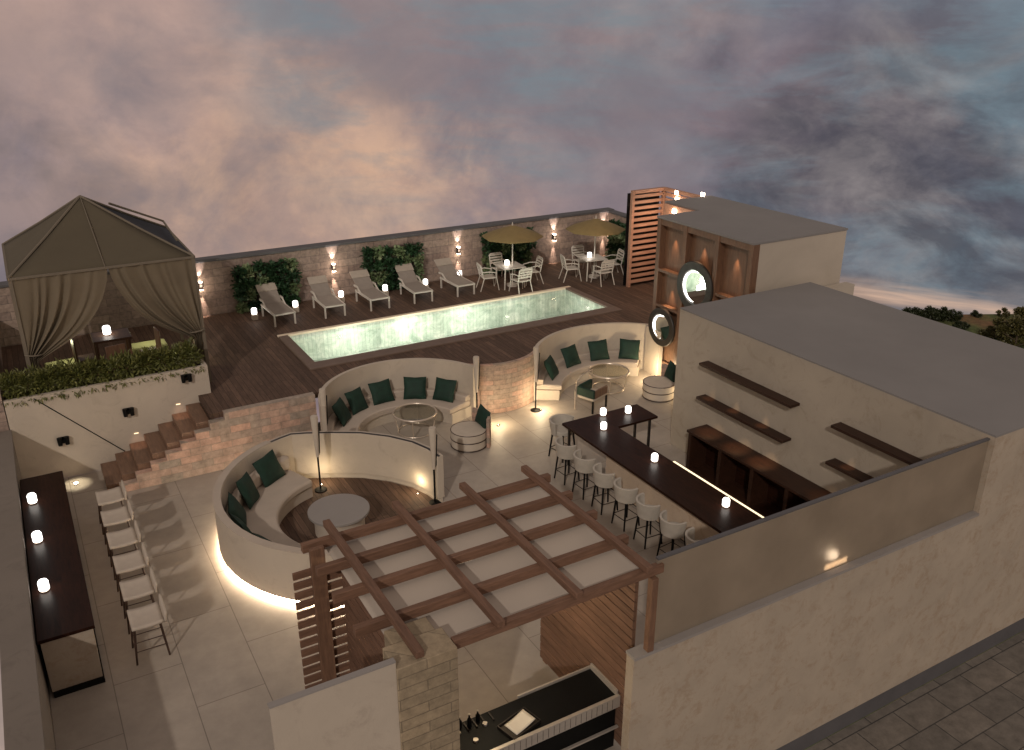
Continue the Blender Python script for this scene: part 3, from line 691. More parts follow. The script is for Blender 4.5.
# pilaster at right end of right bay
tag(MB().box(15.92,16.07,18.9,19.55,0,1.43).build('end_pier', M['plaster']), 'pale plaster pier closing the right bay beside the wood panelling', 'pier')
def uplight(x, y, pw, label, col=(1,.78,.48), h=.34):
    t = thing('floor_uplight', (x,y,0), label, 'floor light', 'small uplights at the foot of the walls')
    MB().cyl(.05,0,.02,n=12).build('housing', M['gunmetal'], t); MB().cyl(.010,.02,.022,n=12).build('lens', M['bulb'], t)
    light('POINT', (0,0,h), pw, col, size=.12, parent=t, name='uplight_glow')
uplight(15.60,18.62,48,'bright uplight at the right end of the right curved bench')
uplight(11.62,18.62,36,'uplight behind the floor lamp at the foot of the bulging stone wall')
uplight(10.15,18.35,26,'uplight at the left foot of the bulging stone wall')
uplight(15.45,17.05,10,'uplight beside the round seat at the wood panelling', h=.3)
uplight(5.05,17.6,8,'uplight at the foot of the round lounge back wall beside a lamp', h=.3)
uplight(6.8,16.1,7,'uplight inside the round lounge at its right wall', h=.3)

# round lounge
C1 = (5.2,15.5)
LW = [(C1[0]+2.78*math.cos(R(a)), C1[1]+2.78*math.sin(R(a))) for a in range(252, 99, -6)] + [(4.95,18.1),(5.5,17.82),(6.05,17.48),(6.55,16.98),(6.9,16.45),(7.07,15.95),(7.12,15.5)]
def offset(path, d):
    out = []
    for i, p in enumerate(path):
        a = Vector(path[max(i-1,0)]); b_ = Vector(path[min(i+1,len(path)-1)]); t = (b_-a).normalized(); out.append((p[0]-t.y*d, p[1]+t.x*d))
    return out
def pathwall(path, d0, d1, z0, z1, name, mat, parent, bevel=0):
    A, B = offset(path, d0), offset(path, d1); mb = MB(); n = len(path)
    rows = [[mb.bm.verts.new((*q[i], z)) for i in range(n)] for q, z in ((A,z0),(B,z0),(B,z1),(A,z1))]
    for k in range(4):
        P_, Q = rows[k], rows[(k+1)%4]
        for i in range(n-1): mb.bm.faces.new((P_[i],P_[i+1],Q[i+1],Q[i]))
    for i, fl in ((0,0),(n-1,1)): mb.bm.faces.new([rows[k][i] for k in range(4)])
    return mb.build(name, mat, parent, bevel=bevel)
rl = thing('round_lounge', (0,0,0), 'circular sunken lounge with pale wall and glowing base, left of centre', 'lounge')
pathwall(LW, -.08, .08, .12, 1.16, 'wall', M['plaster'], rl, .01)
pathwall(LW, -.03, .03, 0, .12, 'recessed_base', M['plaster'], rl)
pathwall(LW[:24], .035, .045, .03, .10, 'glow_strip', M['ledring'], rl)
pathwall(LW[:24], -.075, .085, 1.16, 1.185, 'coping', M['lounge'], rl)
pathwall(LW[23:], -.05, .0, 1.16, 1.17, 'dark_coping', M['gunmetal'], rl)
o = MB().prism([p for p in offset(LW, -.1)][::-1], .004, .02).build('lounge_flooring', M['deck'], rl)
SB = [(C1[0]+2.66*math.cos(R(a)), C1[1]+2.66*math.sin(R(a))) for a in range(240, 107, -4)]
pathwall(SB, -.95, 0, .02, .28, 'bench_plinth', M['lounge'], rl, .01)
pathwall(SB, -1.0, 0, .28, .47, 'seat_cushion', M['lounge'], rl, .05)
pathwall(SB, -.22, -.01, .47, .80, 'back_cushion', M['lounge'], rl, .06)
for a, l, ro, rr in ((122,'nearest the floor lamp',-6,2.28),(147,'second from the floor lamp',8,2.22),(166,'middle one, edge on',-10,2.3),(186,'against the near wall',6,2.3),(206,'lowest, half hidden behind the near wall',-5,2.3),(222,'near the pergola corner, mostly hidden',4,2.3)):
    pillow((C1[0]+rr*math.cos(R(a)), C1[1]+rr*math.sin(R(a)), .46), R(a), 24, 'emerald pillow on the round lounge bench, '+l, 'emerald pillows of the round lounge', .66, ro)
t = thing('drum_table', (4.77,15.53,.02), 'low grey round drum table inside the round lounge', 'table')
MB().cyl(.64,.44,.50,n=48).build('table_top', M['ledge'], t, bevel=.008); MB().cyl(.52,0,.44,n=48).build('base', M['lounge'], t)

# floor lamps
def make_lamp():
    t = thing('floor_lamp', (0,0,0), '', 'floor lamp', 'slim floor lamps round the seating bays')
    MB().lathe([(.0001,0),(.14,0),(.14,.02),(.03,.05),(.0001,.05)], n=24).build('base', M['black'], t)
    MB().cyl(.022,.04,1.0,n=12).build('pole', M['black'], t)
    MB().lathe([(.0001,.86),(.035,.86),(.085,1.82),(.075,1.86),(.0001,1.86)], n=16).build('shade', M['cream'], t)
    MB().box(.028,.046,-.016,.016,.9,1.0,None).tube([(.045,-.03,.95),(.078,-.05,1.7)], .012, 5).build('slot', M['black'], t)
    return t
LP = make_lamp()
for i, (x,y,l) in enumerate(((4.95,17.35,'inside the round lounge'),(5.62,18.78,'at the left end of the left bay'),(6.98,15.55,'at the open end of the round lounge'),(9.78,18.85,'in front of the bulging stone wall, left side'),(11.51,18.68,'in front of the bulging stone wall, right side'))):
    o = LP if i == 0 else copy_tree(LP); o.location = (x,y,.02 if i == 0 else 0); o['label'] = 'slim floor lamp with tapered cream shade '+l

# round side tables
def ring_table(cx, cy, r, label, h=.5):
    t = thing('round_table', (cx,cy,0), label, 'table', 'round glass tables in the seating bays')
    MB().tube([(r*math.cos(2*PI*k/48), r*math.sin(2*PI*k/48), h) for k in range(48)], .028, 8, True).build('rim', M['rosegold'], t)
    MB().cyl(r-.02,h-.012,h,n=48).build('glass_top', M['glass'], t)
    MB().tube([(r*.8*math.cos(2*PI*k/40), r*.8*math.sin(2*PI*k/40), .03) for k in range(40)], .014, 6, True).build('foot_ring', M['rosegold'], t)
    for k in range(4):
        a = PI/4+.25+k*PI/2; MB().tube([(r*math.cos(a), r*math.sin(a), h),(r*.8*math.cos(a), r*.8*math.sin(a), .03)], .016, 6).build('leg', M['rosegold'], t)
ring_table(8.1,19.12,.56,'round metal rimmed glass table in the left curved bay', .55)
ring_table(14.15,18.95,.58,'round metal rimmed glass table in the right curved bay', .55)

# round pouf seats
def pouf(cx, cy, rz, label, plab):
    t = thing('pouf_seating', (cx,cy,0), label, 'seat', 'round seats with curved stone backs', rz)
    MB().cyl(.45,.02,.24,n=40).build('lower_tier', M['cream'], t, bevel=.03); MB().cyl(.46,.24,.46,n=40).build('upper_tier', M['cream'], t, bevel=.03)
    mb = MB()
    for z in (.03,.24,.45): mb.tube([(.455*math.cos(2*PI*k/40), .455*math.sin(2*PI*k/40), z) for k in range(40)], .011, 6, True)
    mb.build('piping', M['darkwood'], t)
    bk = MB().arcwall((0,0), .48, .56, 0, .80, -62, 40, 20).build('curved_back', M['brick_arc'], t); uvarc(bk, (0,0), .6)
    a = rz+R(-8); x, y = cx+.33*math.cos(a), cy+.33*math.sin(a)
    pillow((x,y,.46), a, 16, 'emerald pillow propped on the round seat '+plab, None, .5, 8)
pouf(8.95,17.72,R(12),'round cream seat with curved stone back in front of the left bay','in front of the left bay')
pouf(15.05,17.75,R(5),'round cream seat with curved stone back beside the wood panelling','beside the wood panelling')

# armchair in right bay
t = thing('hoop_armchair', (12.95,18.05,0), 'armchair with tall hoop frame and wooden seat at the bar corner', 'armchair', None, R(20))
MB().tube([(-.38,.3,0),(-.38,.3,.55),(-.36,.28,.85),(-.25,.2,1.0),(0,.16,1.05),(.25,.2,1.0),(.36,.28,.85),(.38,.3,.55),(.38,.3,0)], .018, 8).build('hoop_frame', M['rosegold'], t)
MB().box(-.34,.34,-.28,.28,.36,.44).build('seat', M['cream'], t, bevel=.03); MB().box(-.30,.30,-.30,-.24,.44,.66).build('wooden_rest', M['panelwood'], t, bevel=.01)
MB().box(-.36,-.28,-.30,.28,.44,.70).build('armrest', M['green'], t, bevel=.03); MB().box(-.28,.30,.20,.28,.44,.72).build('backrest', M['green'], t, bevel=.03)
for sx in (-1,1): MB().box(sx*.32-.02,sx*.32+.02,-.27,-.23,0,.36).build('leg', M['black'], t)

# ------------------------------------------------------------------ bar
b = thing('bar_counter', (0,0,0), 'L shaped dark walnut bar with beige stone front and lit rear edge', 'bar')
MB().prism([(10.40,7.64),(11.42,7.64),(11.42,14.85),(12.62,14.85),(12.62,15.68),(10.40,15.68)], 1.05, 1.11).build('counter_top', M['barwood'], b, bevel=.006)
MB().box(10.72,10.84,7.64,14.3,.06,1.05).build('stone_front', M['barstone'], b)
MB().box(10.76,10.84,7.64,14.3,0,.06).build('kick_plate', M['black'], b)
MB().box(11.425,11.475,7.64,12.85,1.07,1.106).build('light_strip', M['ledbar'], b)
MB().box(10.84,11.40,7.64,14.28,0,.9).build('under_counter', M['cream'], b)
for (x,y) in ((12.5,15.0),(12.5,15.55),(10.55,15.58),(11.5,15.02)): MB().box(x-.025,x+.025,y-.025,y+.025,0,1.05).build('leg', M['gunmetal'], b)
for (x,y,l) in ((11.5,15.55,'at the bend, rear one'),(11.05,14.9,'at the bend, front one'),(12.1,15.35,'on the short leg of the bar'),(11.08,13.05,'halfway along the bar'),(11.1,10.85,'nearest the frosted glass')):
    make_lantern((x,y,1.11), 'white glowing lantern on the walnut bar, '+l, 'lanterns on the walnut bar', .88)
# bar stools
def make_stool(label_seat, seatmat, legmat, group, wide=False):
    t = thing('bar_stool', (0,0,0), '', 'bar stool', group)      # faces +X
    if wide:
        MB().grid(lambda u,v: (-.24+.50*u, -.29+.58*v, .70+.03*abs(2*v-1)**3-.02*math.sin(PI*u)), 8, 8).build('seat', seatmat, t, solid=.05)
        MB().grid(lambda u,v: (.26+.03*u+.02, -.30+.60*v, .70+.18*u), 4, 8).build('backrest', seatmat, t, solid=.035)
        q = .2
    else:
        MB().cyl(.215,.64,.76,n=24).build('seat', seatmat, t, bevel=.02)
        MB().lathe([(.20,.64),(.25,.64),(.30,1.0),(.25,1.0),(.20,.64)], n=24, a0=R(82), a1=R(278)).build('backrest', seatmat, t, bevel=.008)
        q = .15
    for sx in (-1,1):
        for sy in (-1,1): MB().tube([(sx*q,sy*q,.68),(sx*(q+.06),sy*(q+.05),0)], [.023,.017] if not wide else [.024,.018], 6).build('leg', legmat, t)
    e = q+.042
    MB().tube([(-e,-e,.24),(e,-e,.24),(e,e,.24),(-e,e,.24)], .009, 5, True).build('foot_rail', legmat, t)
    if wide: MB().tube([(-e+.01,-e,.42),(e-.01,-e,.42)], .009, 5).build('foot_rail', legmat, t)
    return t
S0 = make_stool('', M['stoolseat'], M['black'], 'grey stools along the bar front')
sl = ['at the far end of the bar, apart from the row','first of the straight row from the corner','second in the row from the corner','third in the row from the corner','fourth in the row from the corner','fifth in the row from the corner','sixth in the row, nearest the frosted glass','seventh in the row, half hidden by the frosted glass']
for i, y in enumerate((16.02,15.0,14.24,13.48,12.72,11.96,11.20,10.44)):
    o = S0 if i == 0 else copy_tree(S0); o.location = (10.12 if i else 10.66,y,0); o.rotation_euler = (0,0,R(random.uniform(-6,6)) if i else R(-78)); o['label'] = 'grey round backed bar stool, '+sl[i]; o.scale = (1.15,1.15,1.0) if i == 0 else (1,1,1)
S1 = make_stool('', M['creamseat'], M['darkwood'], 'cream stools beside the left walnut counter', True)
sl = ['farthest, beside the stair foot','second from the stair','third from the stair','fourth from the stair','second nearest the camera','nearest, at the open end of the row']
for i in range(6):
    o = S1 if i == 0 else copy_tree(S1); o.location = (.67,18.1-.92*i,0); o['label'] = 'cream wide seated bar stool, '+sl[i]
# left counter
b = thing('wall_counter', (0,0,0), 'dark walnut counter on stone block along the left parapet', 'counter')
MB().box(-.895,-.08,13.1,19.0,1.05,1.11).build('counter_top', M['barwood'], b, bevel=.006)
MB().box(-.86,-.12,13.12,18.9,.10,1.05).build('stone_base', M['front_stucco'], b)
MB().box(-.85,-.10,13.08,18.9,0,.10).build('kick_plate', M['black'], b)
for y, l in ((17.8,'farthest'),(16.2,'middle one'),(14.5,'nearest')):
    make_lantern((-.70,y,1.11), 'white glowing lantern on the left walnut counter, '+l, 'lanterns on the left counter', 1.0)

# shelves and back bar
def shelf(y0, y1, z, label):
    tag(MB().box(13.14,13.42,y0,y1,z-.03,z+.03).build('wall_shelf', M['shelfwood'], bevel=.004), label, 'shelf', 'floating walnut shelves on the shelf wall')
shelf(11.35,14.15,2.60,'long upper walnut shelf, left pair'); shelf(11.45,14.15,1.75,'lower walnut shelf above the back bar, spot lit')
shelf(7.75,10.3,2.60,'long upper walnut shelf near the frosted glass'); shelf(8.8,10.3,1.80,'short lower walnut shelf near the frosted glass')
for (y,z,p) in ((13.9,2.5,16),(13.1,2.5,20),(12.2,2.5,20),(9.9,2.5,18)):
    light('SPOT', (13.24,y,z), p, (1,.62,.32), rot=(R(0),R(-6),0), spot=28, blend=.9, size=.02, name='shelf_spot')
for (y,z,p) in ((13.6,1.66,14),(12.7,1.66,16),(11.9,1.66,18),(10.2,1.66,8)):
    light('SPOT', (13.12,y,z), p, (1,.62,.32), rot=(0,0,0), spot=74, blend=.9, size=.02, name='shelf_spot')
bk = thing('back_bar', (0,0,0), 'dark walnut back bar cabinet against the shelf wall', 'cabinet')
MB().box(12.80,13.418,9.6,14.0,1.0,1.06).build('cabinet_top', M['shelfwood'], bk, bevel=.005)
MB().box(13.36,13.418,9.6,14.0,0,1.0).build('back_panel', M['barwood'], bk)
for y in (13.92,12.9,11.9,10.9,9.9): MB().box(12.84,13.36,y-.05,y+.05,.0,1.0).build('divider', M['shelfwood'], bk)
MB().box(12.86,13.36,9.6,14.0,.0,.08).build('plinth', M['shelfwood'], bk)

# ------------------------------------------------------------------ pergola
pg = thing('pergola', (0,0,0), 'open brown timber grid pergola with cloth canopy in the foreground', 'pergola')
for y in (10.12,9.5,8.86,8.12,7.36): MB().box(2.55 if y > 7.5 else 3.45,6.50,y-.046,y+.046,3.31,3.44).build('beam', M['pergX'], pg, bevel=.006)
for x in (3.0,4.03,5.12,6.2): MB().box(x-.05,x+.05,7.24,10.40,3.445,3.54).build('cross_beam', M['pergY'], pg, bevel=.006)
def mem(u, v): return (2.88+(6.34-2.88)*u, 7.5+(10.2-7.5)*v, 3.27-.025*abs(math.sin(PI*u*3))-.01*math.sin(PI*v*4)**2)
MB().grid(mem, 48, 24).build('canopy_cloth', M['membrane'], pg, solid=.012)
MB().box(6.27,6.37,7.25,7.35,2.146,3.30).build('post', M['pergZ'], pg, bevel=.006)
MB().box(2.60,2.80,9.90,9.975,0,3.44).build('post', M['pergZ'], pg, bevel=.006)
MB().box(5.78,5.92,9.55,9.69,2.72,3.22).build('hanger_block', M['pergZ'], pg, bevel=.006)
mb = MB(); z = .12
while z < 3.08: mb.box(2.36,3.72,9.98,10.016,z,z+.105); z += .16
sg = thing('slat_wall', (0,0,0), 'horizontal slat timber screen at the pergola back left corner', 'screen'); mb.build('slats', M['pergX'], sg)
mb = MB(); z = .1
while z < 3.05: mb.box(3.02,3.06,8.05,9.96,z,z+.14); z += .16
sg = thing('slat_wall', (0,0,0), 'close boarded timber screen along the left side of the pergola', 'screen'); mb.build('slats', M['pergY'], sg)
mb = MB(); z = .1
while z < 3.05: mb.box(6.29,6.33,7.62,9.98,z,z+.13); z += .155
sg = thing('slat_wall', (0,0,0), 'close boarded timber screen along the right side of the grill', 'screen'); mb.build('slats', M['pergY'], sg)
MB().box(6.335,6.38,9.85,9.97,0,3.2).build('batten', M['pergZ'], sg); MB().box(6.335,6.38,7.66,7.76,0,3.2).build('batten', M['pergZ'], sg)
light('POINT', (4.6,9.0,2.7), 60, (1,.80,.50), size=.15, name='canopy_lamp_light')
t = thing('ceiling_lamp', (4.6,9.0,2.85), 'small round lamp hanging under the pergola cloth', 'lamp'); MB().cyl(.08,0,.24,n=16).build('housing', M['steel'], t)

# grill kitchen
k = thing('grill_counter', (0,0,0), 'black topped outdoor grill counter with steel frame, bottom centre', 'counter')
MB().box(3.50,6.265,7.84,8.50,.92,.96).build('counter_top', M['black'], k, bevel=.004)
MB().box(3.50,6.28,7.78,7.835,.80,1.0).build('front_panel', M['steel'], k, bevel=.004)
MB().box(3.50,6.28,7.79,7.83,.40,.43).build('rail', M['steel'], k); MB().box(3.50,6.265,7.86,8.48,.0,.92).build('cabinet', M['black'], k)
MB().box(5.0,6.265,8.505,8.53,.90,1.0).build('rear_splash', M['steel'], k)
mb = MB(); mb.box(6.25,6.278,7.84,8.50,.962,1.06); mb.build('side_splash', M['steel'], k)
mb = MB()
for i in range(7): mb.box(3.7+i*.13,3.72+i*.13,8.30,8.46,.961,.985)
for i in range(29): mb.box(3.62+i*.09,3.624+i*.09,7.776,7.781,.82,.98)
mb.build('grate', M['gunmetal'], k)
for (x,y) in ((3.8,8.05),(4.1,8.1),(4.35,8.3),(3.95,8.33)): MB().cyl(.035,.96,.99,c=(x,y,0),n=12).build('knob', M['steel'], k)
t = thing('serving_tray', (4.75,8.05,.96), 'shallow steel tray with folded paper on the black grill counter', 'tray', None, R(14))
MB().box(-.26,.26,-.17,.17,0,.012).box(-.26,.26,-.17,-.155,.012,.05).box(-.26,.26,.155,.17,.012,.05).box(-.26,-.245,-.155,.155,.012,.05).box(.245,.26,-.155,.155,.012,.05).build('tray', M['gunmetal'], t)
MB().grid(lambda u,v: (-.16+.36*u, -.12+.25*v, .022+.05*u*u), 8, 8).build('paper', M['white'], t, solid=.006)
for i, (x,y,h) in enumerate(((4.15,8.38,.2),(4.3,8.42,.16),(4.02,8.42,.18))):
    t = thing('bottle', (x,y,.985 if 0 else .96), 'dark glass bottle on the grill counter, '+('tallest','right one','left one')[i], 'bottle', 'bottles on the grill counter')
    MB().lathe([(.0001,0),(.03,0),(.032,h*.6),(.012,h*.8),(.012,h),(.0001,h)], n=12).build('glass', M['black'], t); MB().cyl(.014,h,h+.02,n=10).build('cap', M['steel'], t)

# ------------------------------------------------------------------ far landscape
def polar(th, r): return (r*math.sin(R(th)), r*math.cos(R(th)))
mb = MB(); nu, nv = 60, 40
def RM(th): return 233+max(-20,(th-55))*2.6
def terr(u, v):
    th = 20+70*u; r = 60+(RM(th)-60)*v; x, y = polar(th, r)
    z = -60+1.6*math.sin(x*.03+1)*math.cos(y*.035)*(1-v)
    return (x, y, z)
mb.grid(terr, nu, nv); o = mb.build('field', M['field'], sharp=180); tag(o, kind='structure')
def tz(x, y):
    th = math.degrees(math.atan2(x,y)); r = math.hypot(x,y); v = (r-60)/(RM(th)-60)
    return -60+1.6*math.sin(x*.03+1)*math.cos(y*.035)*(1-v)
def make_tree(name, x, y, h, w, mat, label, cat, n=900, trunk=.3):
    t = thing(name, (x,y,tz(x,y)-.2), label, cat)
    mb = MB(); mb.tube([(0,0,0),(.1,0,h*trunk),(0,.1,h*.7)], [h*.035,h*.025,h*.01], 7)
    for k in range(5):
        a = random.uniform(0,6.28); mb.tube([(0,0,h*(trunk+.05*k)),(w*.35*math.cos(a), w*.35*math.sin(a), h*(trunk+.25+.05*k))], [h*.015,h*.005], 5)
    mb.build('trunk', M['bark'], t)
    mb = MB()
    for k in range(14):
        a = random.uniform(0,6.28); rr = random.uniform(0,.48)*w; zz = h*random.uniform(trunk+.1,.95)*(1-.35*rr/w/.48); s = w*random.uniform(.08,.19)
        clump_leaves(mb, (rr*math.cos(a), rr*math.sin(a), zz), s, s, s*.8, n//14, w*.07, w*.045)
    mb.build('crown', mat, t, fixn=False)
    return t
def on_ray(px, py, z):      # used once to lay out far trees on the field
    import mathutils
    dx, dy = (px-512)/873.8, -(py-375)/873.8; t_, yw = R(67.81), R(-29.94)
    v = Matrix.Rotation(yw,3,'Z') @ Matrix.Rotation(t_,3,'X') @ Vector((dx,dy,-1)); k_ = (z-10)/v.z
    return v.x*k_, v.y*k_
tl = ['small dark tree left of the hedge line','round dark tree, tallest of the far left group','dark spreading tree in the middle of the far left group','low dark tree at the right of the far left group','small rounded tree alone on the skyline','dark small tree in the middle of the skyline']
for i, (px_, py_, h, w_) in enumerate(((903,317,2,3),(915,319,3.4,7),(928,320,3.2,8),(941,320,3.2,8),(957,316,1.5,3),(975,316,1.5,3.5))):
    x, y = on_ray(px_, py_, -60); make_tree('tree', x, y, h, w_, M['tree'], tl[i]+' beyond the roofs', 'tree', 2200, .15)
bl = ['large olive bush at the right edge of the picture','taller brown green tree behind the large olive bush','leafy bush left of the large olive one','small bush in the brown grass','lone low bush near the roof edge','round bush on the right skyline','spiky bush on the right skyline, farther left']
for i, (px_, py_, h, w_) in enumerate(((1014,350,9,11),(1018,338,8,9),(1001,343,6,7),(990,336,3,5),(962,329,2.2,4),(1018,318,3,5),(1003,317,2.5,4))):
    x, y = on_ray(px_, py_, -60); make_tree('bush', x, y, h, w_, M['bush'] if i != 4 else M['tree'], bl[i], 'bush', 2600, .08)

# ------------------------------------------------------------------ camera
cam = bpy.data.cameras.new('camera'); co = bpy.data.objects.new('camera', cam); COL.objects.link(co); scn.camera = co
co.location = (0,0,10); co.rotation_mode = 'XYZ'; co.rotation_euler = (R(67.81), 0, R(-29.94))
cam.sensor_width = 36; cam.lens = 873.8/1024*36; cam.clip_end = 2000; cam.clip_start = .1

# ------------------------------------------------------------------ sun and sky
SD = Vector((1,1.2,-.95)).normalized()
s = bpy.data.lights.new('sun', 'SUN'); s.energy = 1.0; s.angle = R(1.2); s.color = (1,.90,.80)
so = bpy.data.objects.new('sun', s); COL.objects.link(so); so.rotation_mode = 'QUATERNION'; so.rotation_quaternion = SD.to_track_quat('-Z','Y')

W = bpy.data.worlds.new('World'); scn.world = W; W.use_nodes = True; nt = W.node_tree; bg = nt.nodes['Background']
tc = nd(nt, 'ShaderNodeTexCoord'); gen = tc.outputs['Generated']
def s2l(c): return tuple(((v/255+.055)/1.055)**2.4 if v > 10 else v/255/12.92 for v in c)
def pdir(px, py):
    dx, dy = (px-512)/873.8, -(py-375)/873.8
    return (Matrix.Rotation(R(-29.94),3,'Z') @ Matrix.Rotation(R(67.81),3,'X') @ Vector((dx,dy,-1))).normalized()
mp = nd(nt, 'ShaderNodeMapping'); mp.inputs['Scale'].default_value = (1,1,1.2); nt.links.new(gen, mp.inputs[0])
n1 = nd(nt, 'ShaderNodeTexNoise'); n1.inputs['Scale'].default_value = 3.2; n1.inputs['Detail'].default_value = 5; nt.links.new(mp.outputs[0], n1.inputs['Vector'])
sb = nd(nt, 'ShaderNodeVectorMath', operation='SUBTRACT'); nt.links.new(n1.outputs['Color'], sb.inputs[0]); sb.inputs[1].default_value = (.5,.5,.5)
scl = nd(nt, 'ShaderNodeVectorMath', operation='SCALE'); nt.links.new(sb.outputs[0], scl.inputs[0]); scl.inputs['Scale'].default_value = .30
wv = nd(nt, 'ShaderNodeVectorMath', operation='ADD'); nt.links.new(gen, wv.inputs[0]); nt.links.new(scl.outputs[0], wv.inputs[1])
nrm = nd(nt, 'ShaderNodeVectorMath', operation='NORMALIZE'); nt.links.new(wv.outputs[0], nrm.inputs[0]); wd = nrm.outputs[0]
sky = nd(nt, 'ShaderNodeRGB'); sky.outputs[0].default_value = (*s2l((158,145,133)),1); col = sky.outputs[0]  # base tint of the unseen sky, made warm for its light on the scene
def blob(px, py, rad, c, amt=1.0):
    global col
    d = nd(nt, 'ShaderNodeVectorMath', operation='DOT_PRODUCT'); nt.links.new(wd, d.inputs[0]); d.inputs[1].default_value = pdir(px,py)
    mr = nd(nt, 'ShaderNodeMapRange', interpolation_type='SMOOTHERSTEP'); nt.links.new(d.outputs['Value'], mr.inputs[0])
    mr.inputs[1].default_value = math.cos(R(rad)); mr.inputs[2].default_value = 1.0; mr.inputs[3].default_value = 0; mr.inputs[4].default_value = amt
    col = mixc(nt, mr.outputs[0], col, s2l(c))
for a in ((100,-250,34,(122,126,130)),(500,-200,30,(112,122,130)),(1000,-150,26,(106,120,132)),(512,330,50,(146,126,122)),(512,200,44,(146,126,124)),(512,60,40,(134,122,124)),
          (60,20,12,(134,130,128)),(300,20,12,(128,126,128)),(600,5,14,(110,122,130)),(80,120,14,(158,138,132)),(10,190,9,(126,118,124)),(330,110,15,(156,138,134)),(250,215,11,(184,154,136)),(425,200,9,(180,152,136)),
          (560,130,13,(146,128,128)),(700,80,14,(138,126,128)),(860,50,13,(110,118,128)),(980,120,12,(112,120,128)),(760,170,13,(122,110,118)),(900,210,14,(104,100,106)),(1010,225,10,(104,102,108)),(930,285,8,(112,114,122)),(1250,250,18,(100,102,110))):
    blob(*a)
# cloud structure
def cloudfac(scale, sc, det, lo, hi, w0, a0=.32, a1=.68, ro=.55, rot=.5):
    m_ = nd(nt, 'ShaderNodeMapping'); m_.inputs['Scale'].default_value = sc; m_.inputs['Location'].default_value = w0; m_.inputs['Rotation'].default_value = (.35,-.30,0); nt.links.new(gen, m_.inputs[0])
    n_ = nd(nt, 'ShaderNodeTexNoise'); n_.inputs['Scale'].default_value = scale; n_.inputs['Detail'].default_value = det; n_.inputs['Roughness'].default_value = ro; n_.inputs['Distortion'].default_value = .35
    nt.links.new(m_.outputs[0], n_.inputs['Vector']); r_ = nd(nt, 'ShaderNodeMapRange'); nt.links.new(n_.outputs['Fac'], r_.inputs[0])
    r_.inputs[1].default_value = a0; r_.inputs[2].default_value = a1; r_.inputs[3].default_value = lo; r_.inputs[4].default_value = hi
    return r_.outputs[0]
def scaled(f, k):
    n_ = nd(nt, 'ShaderNodeMath', operation='MULTIPLY', use_clamp=True); nt.links.new(f, n_.inputs[0])
    if isinstance(k, (int,float)): n_.inputs[1].default_value = k
    else: nt.links.new(k, n_.inputs[1])
    return n_.outputs[0]
def mask(px, py, rad, soft=1.0):
    d = nd(nt, 'ShaderNodeVectorMath', operation='DOT_PRODUCT'); nt.links.new(gen, d.inputs[0]); d.inputs[1].default_value = pdir(px,py)
    mr = nd(nt, 'ShaderNodeMapRange', interpolation_type='SMOOTHSTEP'); nt.links.new(d.outputs['Value'], mr.inputs[0])
    mr.inputs[1].default_value = math.cos(R(rad)); mr.inputs[2].default_value = math.cos(R(rad*.35)); mr.inputs[3].default_value = 0; mr.inputs[4].default_value = soft
    return mr.outputs[0]
for f, c0, c1 in ((cloudfac(3.4,(1,1,1.25),6,0,1,(0,0,0)), (.84,.87,.93), (1.13,1.07,1.05)), (cloudfac(6.5,(1,1,1.35),12,0,1,(3,1,2),.42,.62,.60), (.85,.86,.89), (1.12,1.10,1.08)), (cloudfac(19,(1,1,1.5),10,0,1,(5,2,1),.38,.62,.6), (.93,.93,.95), (1.06,1.05,1.04))):
    col = mixc(nt, 1.0, col, mixc(nt, f, c0, c1), 'MULTIPLY')
# heavy grey banks, warm lit patches, teal streaks high up
for (px_, py_, rad, c_, sc_f, amt, st, off) in ((930,235,15,(76,75,84),6,.8,(1,1,1.5),(7,3,1)),(790,180,16,(92,86,94),8,.6,(1,1,1.3),(2,9,4)),(60,190,12,(108,104,112),8,.6,(1,1,1.2),(1,7,4)),(420,110,16,(118,112,118),6.5,.5,(1,1,1.3),(8,2,6)),
        (250,225,13,(214,174,144),7,.65,(1,1,1.1),(4,4,1)),(435,212,9,(224,182,150),8,.65,(1,1,1.1),(6,1,3)),(70,100,14,(180,152,140),6,.5,(1,1,1.2),(2,2,8)),(560,90,18,(160,142,140),7,.4,(1,1,1.3),(5,5,2)),
        (920,60,19,(116,134,144),4.5,.85,(1,1,3.5),(3,8,2)),(450,-5,17,(116,132,140),4.5,.8,(1,1,4),(9,3,3)),(960,215,17,(150,142,140),8.5,.5,(1,1,1.5),(3,6,7)),(880,250,15,(66,66,76),9,.7,(1,1,1.8),(8,8,2)),(30,230,10,(120,108,106),9,.6,(1,1,1.2),(1,3,3)),(250,120,16,(126,118,122),9,.5,(1,1,1.2),(6,7,8)),(600,170,16,(118,110,118),8,.5,(1,1,1.3),(3,3,9))):
    f = cloudfac(sc_f, st, 12, 0, 1, off, .43, .62, .60)
    col = mixc(nt, scaled(scaled(f, mask(px_,py_,rad)), amt), col, s2l(c_))
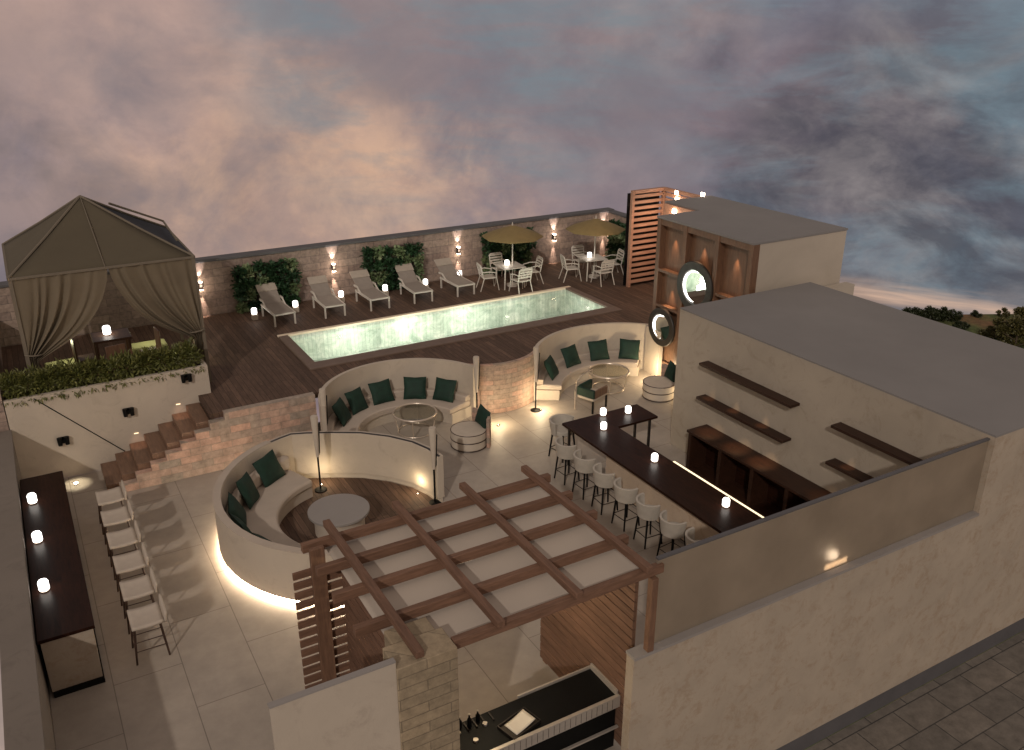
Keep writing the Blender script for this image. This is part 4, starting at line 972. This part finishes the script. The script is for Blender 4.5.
# bright low streaks near the far horizon
sz = nd(nt, 'ShaderNodeSeparateXYZ'); nt.links.new(gen, sz.inputs[0])
zc = pdir(985,306).z; bd = nd(nt, 'ShaderNodeMapRange', interpolation_type='SMOOTHSTEP'); 
df = nd(nt, 'ShaderNodeMath', operation='SUBTRACT'); nt.links.new(sz.outputs[2], df.inputs[0]); df.inputs[1].default_value = zc
ab = nd(nt, 'ShaderNodeMath', operation='ABSOLUTE'); nt.links.new(df.outputs[0], ab.inputs[0]); nt.links.new(ab.outputs[0], bd.inputs[0])
bd.inputs[1].default_value = .020; bd.inputs[2].default_value = .0; bd.inputs[3].default_value = 0; bd.inputs[4].default_value = 1
st_ = cloudfac(3.5,(1,1,16),5,-.4,1.3,(1,2,5)); ml = nd(nt, 'ShaderNodeMath', operation='MULTIPLY', use_clamp=True); nt.links.new(bd.outputs[0], ml.inputs[0]); nt.links.new(st_, ml.inputs[1])
dd = nd(nt, 'ShaderNodeVectorMath', operation='DOT_PRODUCT'); nt.links.new(gen, dd.inputs[0]); dd.inputs[1].default_value = pdir(975,304)
mr = nd(nt, 'ShaderNodeMapRange', interpolation_type='SMOOTHSTEP'); nt.links.new(dd.outputs['Value'], mr.inputs[0]); mr.inputs[1].default_value = math.cos(R(11)); mr.inputs[2].default_value = math.cos(R(4))
m2 = nd(nt, 'ShaderNodeMath', operation='MULTIPLY'); nt.links.new(ml.outputs[0], m2.inputs[0]); nt.links.new(mr.outputs[0], m2.inputs[1])
col = mixc(nt, m2.outputs[0], col, s2l((205,172,150)))
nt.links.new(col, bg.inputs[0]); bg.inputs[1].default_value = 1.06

scn.view_settings.view_transform = 'Standard'; scn.view_settings.look = 'None'; scn.view_settings.exposure = 0; scn.view_settings.gamma = 1
scn.cycles.use_denoising = True
scn.cycles.max_bounces = 6; scn.cycles.diffuse_bounces = 3; scn.cycles.glossy_bounces = 3; scn.cycles.transmission_bounces = 4; scn.cycles.transparent_max_bounces = 8
scn.cycles.sample_clamp_indirect = 4
scn.cycles.use_light_tree = True
bpy.context.view_layer.update()
